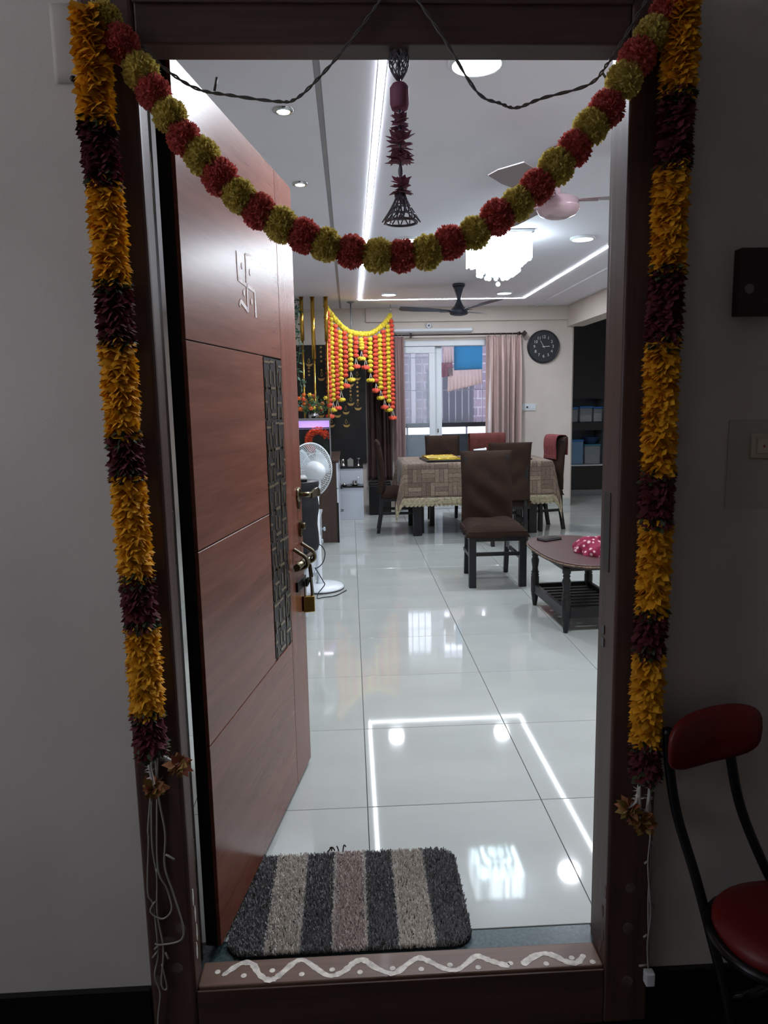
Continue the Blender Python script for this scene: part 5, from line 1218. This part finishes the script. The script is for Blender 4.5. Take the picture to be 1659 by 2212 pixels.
cols = {'d': mat('charcoal pile',(138,138,139),rough=0.95,island=0.8,var=0.22), 'l': mat('light grey pile',(214,208,200),rough=0.95,island=0.8,var=0.15), 't': mat('taupe pile',(204,193,187),rough=0.95,island=0.8,var=0.15), 'w': mat('pale piping pile',(226,222,216),rough=0.95,island=0.5,var=0.1)}
edges = [MX0, -0.214, -0.129, -0.043, 0.042, 0.128, 0.215, MX1]; kinds = ['d','l','d','t','d','l','d']
rm = random.Random(2)
def tufts(x0, x1, dens, h, col, nm):
    b = MB(); area = (x1-x0)*(MY1-MY0); n = int(area*dens)
    for k in range(n):
        x = rm.uniform(x0,x1); y = rm.uniform(MY0,MY1)
        if not inside(x,y): continue
        a = rm.uniform(0,2*PI); w = rm.uniform(0.0016,0.0028); hh = h*rm.uniform(0.75,1.1); lx = rm.gauss(0,.0025); ly = rm.gauss(0,.0025)
        c, s = math.cos(a)*w, math.sin(a)*w; z0 = 0.005
        b.add([(x-c,y-s,z0),(x+c,y+s,z0),(x-s+lx,y+c+ly,z0+hh),(x+c*0.8+lx,y+s*0.8+ly,z0+hh*0.98)], [(0,1,3,2),(1,0,2,3)])
    o = obj(nm, b, cols[col], mt); o['kind'] = 'stuff'
for k in range(7): tufts(edges[k], edges[k+1], 95000, 0.013, kinds[k], 'pile_stripe')
for e, wd in ((edges[1],0.004),(edges[2],0.004),(edges[3],0.006),(edges[4],0.006),(edges[5],0.005),(edges[6],0.005)): tufts(e-wd/2, e+wd/2, 200000, 0.0145, 'w', 'piping')
# curled dry leaves by the mat
dl = thing('dry_leaf', 'tiny curled dry leaf scraps at the back edge of the mat', 'leaf', (-0.11, -0.245, 0.0008))
b = MB()
for k in range(5):
    a = k*1.3; b.tube(catmull([(0.012*k-0.02,0.004*math.sin(a),0.002),(0.012*k-0.02+0.008*math.cos(a),0.006,0.006+0.003*k),(0.012*k-0.022+0.014*math.cos(a+.5),0.004,0.013)],4),[0.001]+[0.0022]*7+[0.0006],5)
obj('scraps', b, mat('dark dry leaf',(54,46,38),rough=0.8), dl)

# ================================================================== CORRIDOR THINGS
# small folding chair on the right, red pads, black tube frame
rc = thing('folding_chair', 'small folding chair with red round seat and backrest against the right wall', 'chair', (0.80, -0.98, -0.12))
ro = Vector(rc.location)
m_red = mat('dark red vinyl', (98, 19, 18), rough=0.45, bump=0.1, bscale=200)
m_tube = mat('black tube frame', (26,26,28), rough=0.3, metal=0.4)
def R3(*p): return Vector(p)-ro
n = 36; pts = []
for k in range(n):
    q = 2*PI*k/n; c, s = math.cos(q), math.sin(q); e = 2/2.4
    pts.append((math.copysign(abs(c)**e,c)*0.175+0.865-ro.x, math.copysign(abs(s)**e,s)*0.135-1.02-ro.y))
sb = MB(); rings_ = [(0.93,0.395),(1.0,0.405),(1.0,0.425),(0.95,0.437),(0.75,0.444),(0.4,0.447),(0.02,0.448)]
cx_, cy_ = 0.865-ro.x, -1.02-ro.y; vsx = []
for (f, z) in rings_: vsx += [(cx_+(p[0]-cx_)*f, cy_+(p[1]-cy_)*f, z) for p in pts]
sb.add(vsx, [(i*n+k, i*n+(k+1)%n, (i+1)*n+(k+1)%n, (i+1)*n+k) for i in range(len(rings_)-1) for k in range(n)]+[tuple(reversed(range(n)))], True)
obj('seat_pad', sb, m_red, rc)
obj('seat_rim', MB().tube([(cx_+(p[0]-cx_)*1.03, cy_+(p[1]-cy_)*1.03, 0.402) for p in pts+[pts[0]]],0.011,8), m_tube, rc)
# backrest pad: rounded oblong, slightly curved
n = 28; bp_ = []
for k in range(n):
    q = 2*PI*k/n; c, s = math.cos(q), math.sin(q); e = 2/3.2
    bp_.append((math.copysign(abs(c)**e,c), math.copysign(abs(s)**e,s)))
b = MB(); lay = [(0.0,0.014),(0.75,0.014),(0.95,0.010),(1.0,0.0),(0.95,-0.010),(0.75,-0.014),(0.0,-0.014)]; vsx = []
for (f, d) in lay:
    for (u, v) in bp_:
        uu, vv = u*max(f,0.01), v*max(f,0.01)
        vsx.append((0.73+0.112*uu-ro.x, -0.865+0.02*uu-0.025*uu*uu-d-ro.y, 0.648+0.062*vv+0.012*uu-ro.z))
b.add(vsx, [(i*n+k, i*n+(k+1)%n, (i+1)*n+(k+1)%n, (i+1)*n+k) for i in range(len(lay)-1) for k in range(n)], True)
obj('backrest', b, m_red, rc)
obj('side_tube', MB().tube([R3(*p) for p in catmull([(0.640,-0.855,0.66),(0.645,-0.86,0.58),(0.662,-0.87,0.47),(0.695,-0.90,0.34),(0.72,-0.93,0.22),(0.745,-0.97,0.08),(0.765,-1.00,-0.115)],5)],0.011,10), m_tube, rc)
obj('side_tube', MB().tube([R3(*p) for p in catmull([(0.775,-0.85,0.66),(0.785,-0.855,0.58),(0.81,-0.86,0.47),(0.86,-0.88,0.34),(0.92,-0.90,0.22),(0.98,-0.93,0.08),(1.03,-0.95,-0.115)],5)],0.011,10), m_tube, rc)
obj('rear_leg', MB().tube([R3(0.74,-1.12,0.27),R3(0.80,-0.92,0.05),R3(0.835,-0.83,-0.115)],0.010,8), m_tube, rc)
obj('rear_leg', MB().tube([R3(0.98,-1.10,0.27),R3(1.01,-0.92,0.05),R3(1.03,-0.83,-0.115)],0.010,8), m_tube, rc)
obj('cross_brace', MB().tube([R3(0.742,-0.965,0.10),R3(0.975,-0.93,0.10)],0.007,8), m_tube, rc)
# dark box (meter cover) on right wall
mb_ = thing('meter_box', 'dark maroon box mounted high on the right corridor wall', 'box', (0.88, -0.7635, 1.53))
obj('box_body', MB().box(-0.098,-0.03,0,0.12,0,0.135), mat('dark maroon paint',(38,22,22),rough=0.5), mb_, bevel=0.003)
obj('round_knockout', MB().lathe([(0.010,0),(0.010,0.0015)],16), mat('grey knockout',(96,92,88),rough=0.6), mb_, loc=(-0.078,-0.030,0.053), rot=(PI/2,0,0))
swo = thing('corridor_switch', 'cream switch plate in a plastered patch on the right corridor wall', 'switch', (0.90, -0.7635, 1.17))
obj('plaster_patch', MB().box(-0.11,-0.0012,-0.05,0.13,0,0.145), mat('rough plaster patch',(172,164,153),rough=0.9,bump=0.5,bscale=60), swo, bevel=0.0005)
obj('plate', MB().box(-0.062,-0.010,0.06,0.12,-0.0014,0.115), mat('aged cream plate',(178,166,146),rough=0.5), swo, bevel=0.003)
obj('bell_push', MB().box(-0.052,-0.014,0.072,-0.022,-0.0102,0.104), mat('aged cream button',(186,174,154),rough=0.45), swo, bevel=0.002)
obj('indicator', MB().box(-0.039,-0.0148,0.085,-0.035,-0.0141,0.09), mat('red indicator',(150,40,36),rough=0.4), swo)
# peeled notice stub on the left wall
ns = tag(obj('paper_notice', MB().grid(lambda u,v: (-0.575+0.05*u, -0.7705-0.004*math.sin(PI*u)*v, 1.985+0.14*v), 6, 6), mat('old paper',(186,180,172),rough=0.9), solid=0.0006), 'torn old paper notice on the left wall beside the frame top', 'paper')
nl = tag(obj('wall_nail', MB().cyl((-0.535,-0.7685,1.985),(-0.535,-0.785,1.987),0.004,n=8).ball((-0.535,-0.786,1.987),0.006,8,6), m_black), 'small dark nail in the left wall beside the frame', 'nail')
# added lamp, unseen behind and left of the viewer, brightens the left wall
cl_ = thing('corridor_fill', 'added unseen lamp brightening the corridor', 'light', (-1.7, -1.55, 2.80))
obj('housing', MB().lathe([(0.10,0.0),(0.12,0.01),(0.12,0.049)],24), m_white_plastic, cl_)
lamp('corridor_fill_light', 'AREA', (0,0,-0.01), 5.0, (1.0,0.93,0.86), 0.2, cl_)
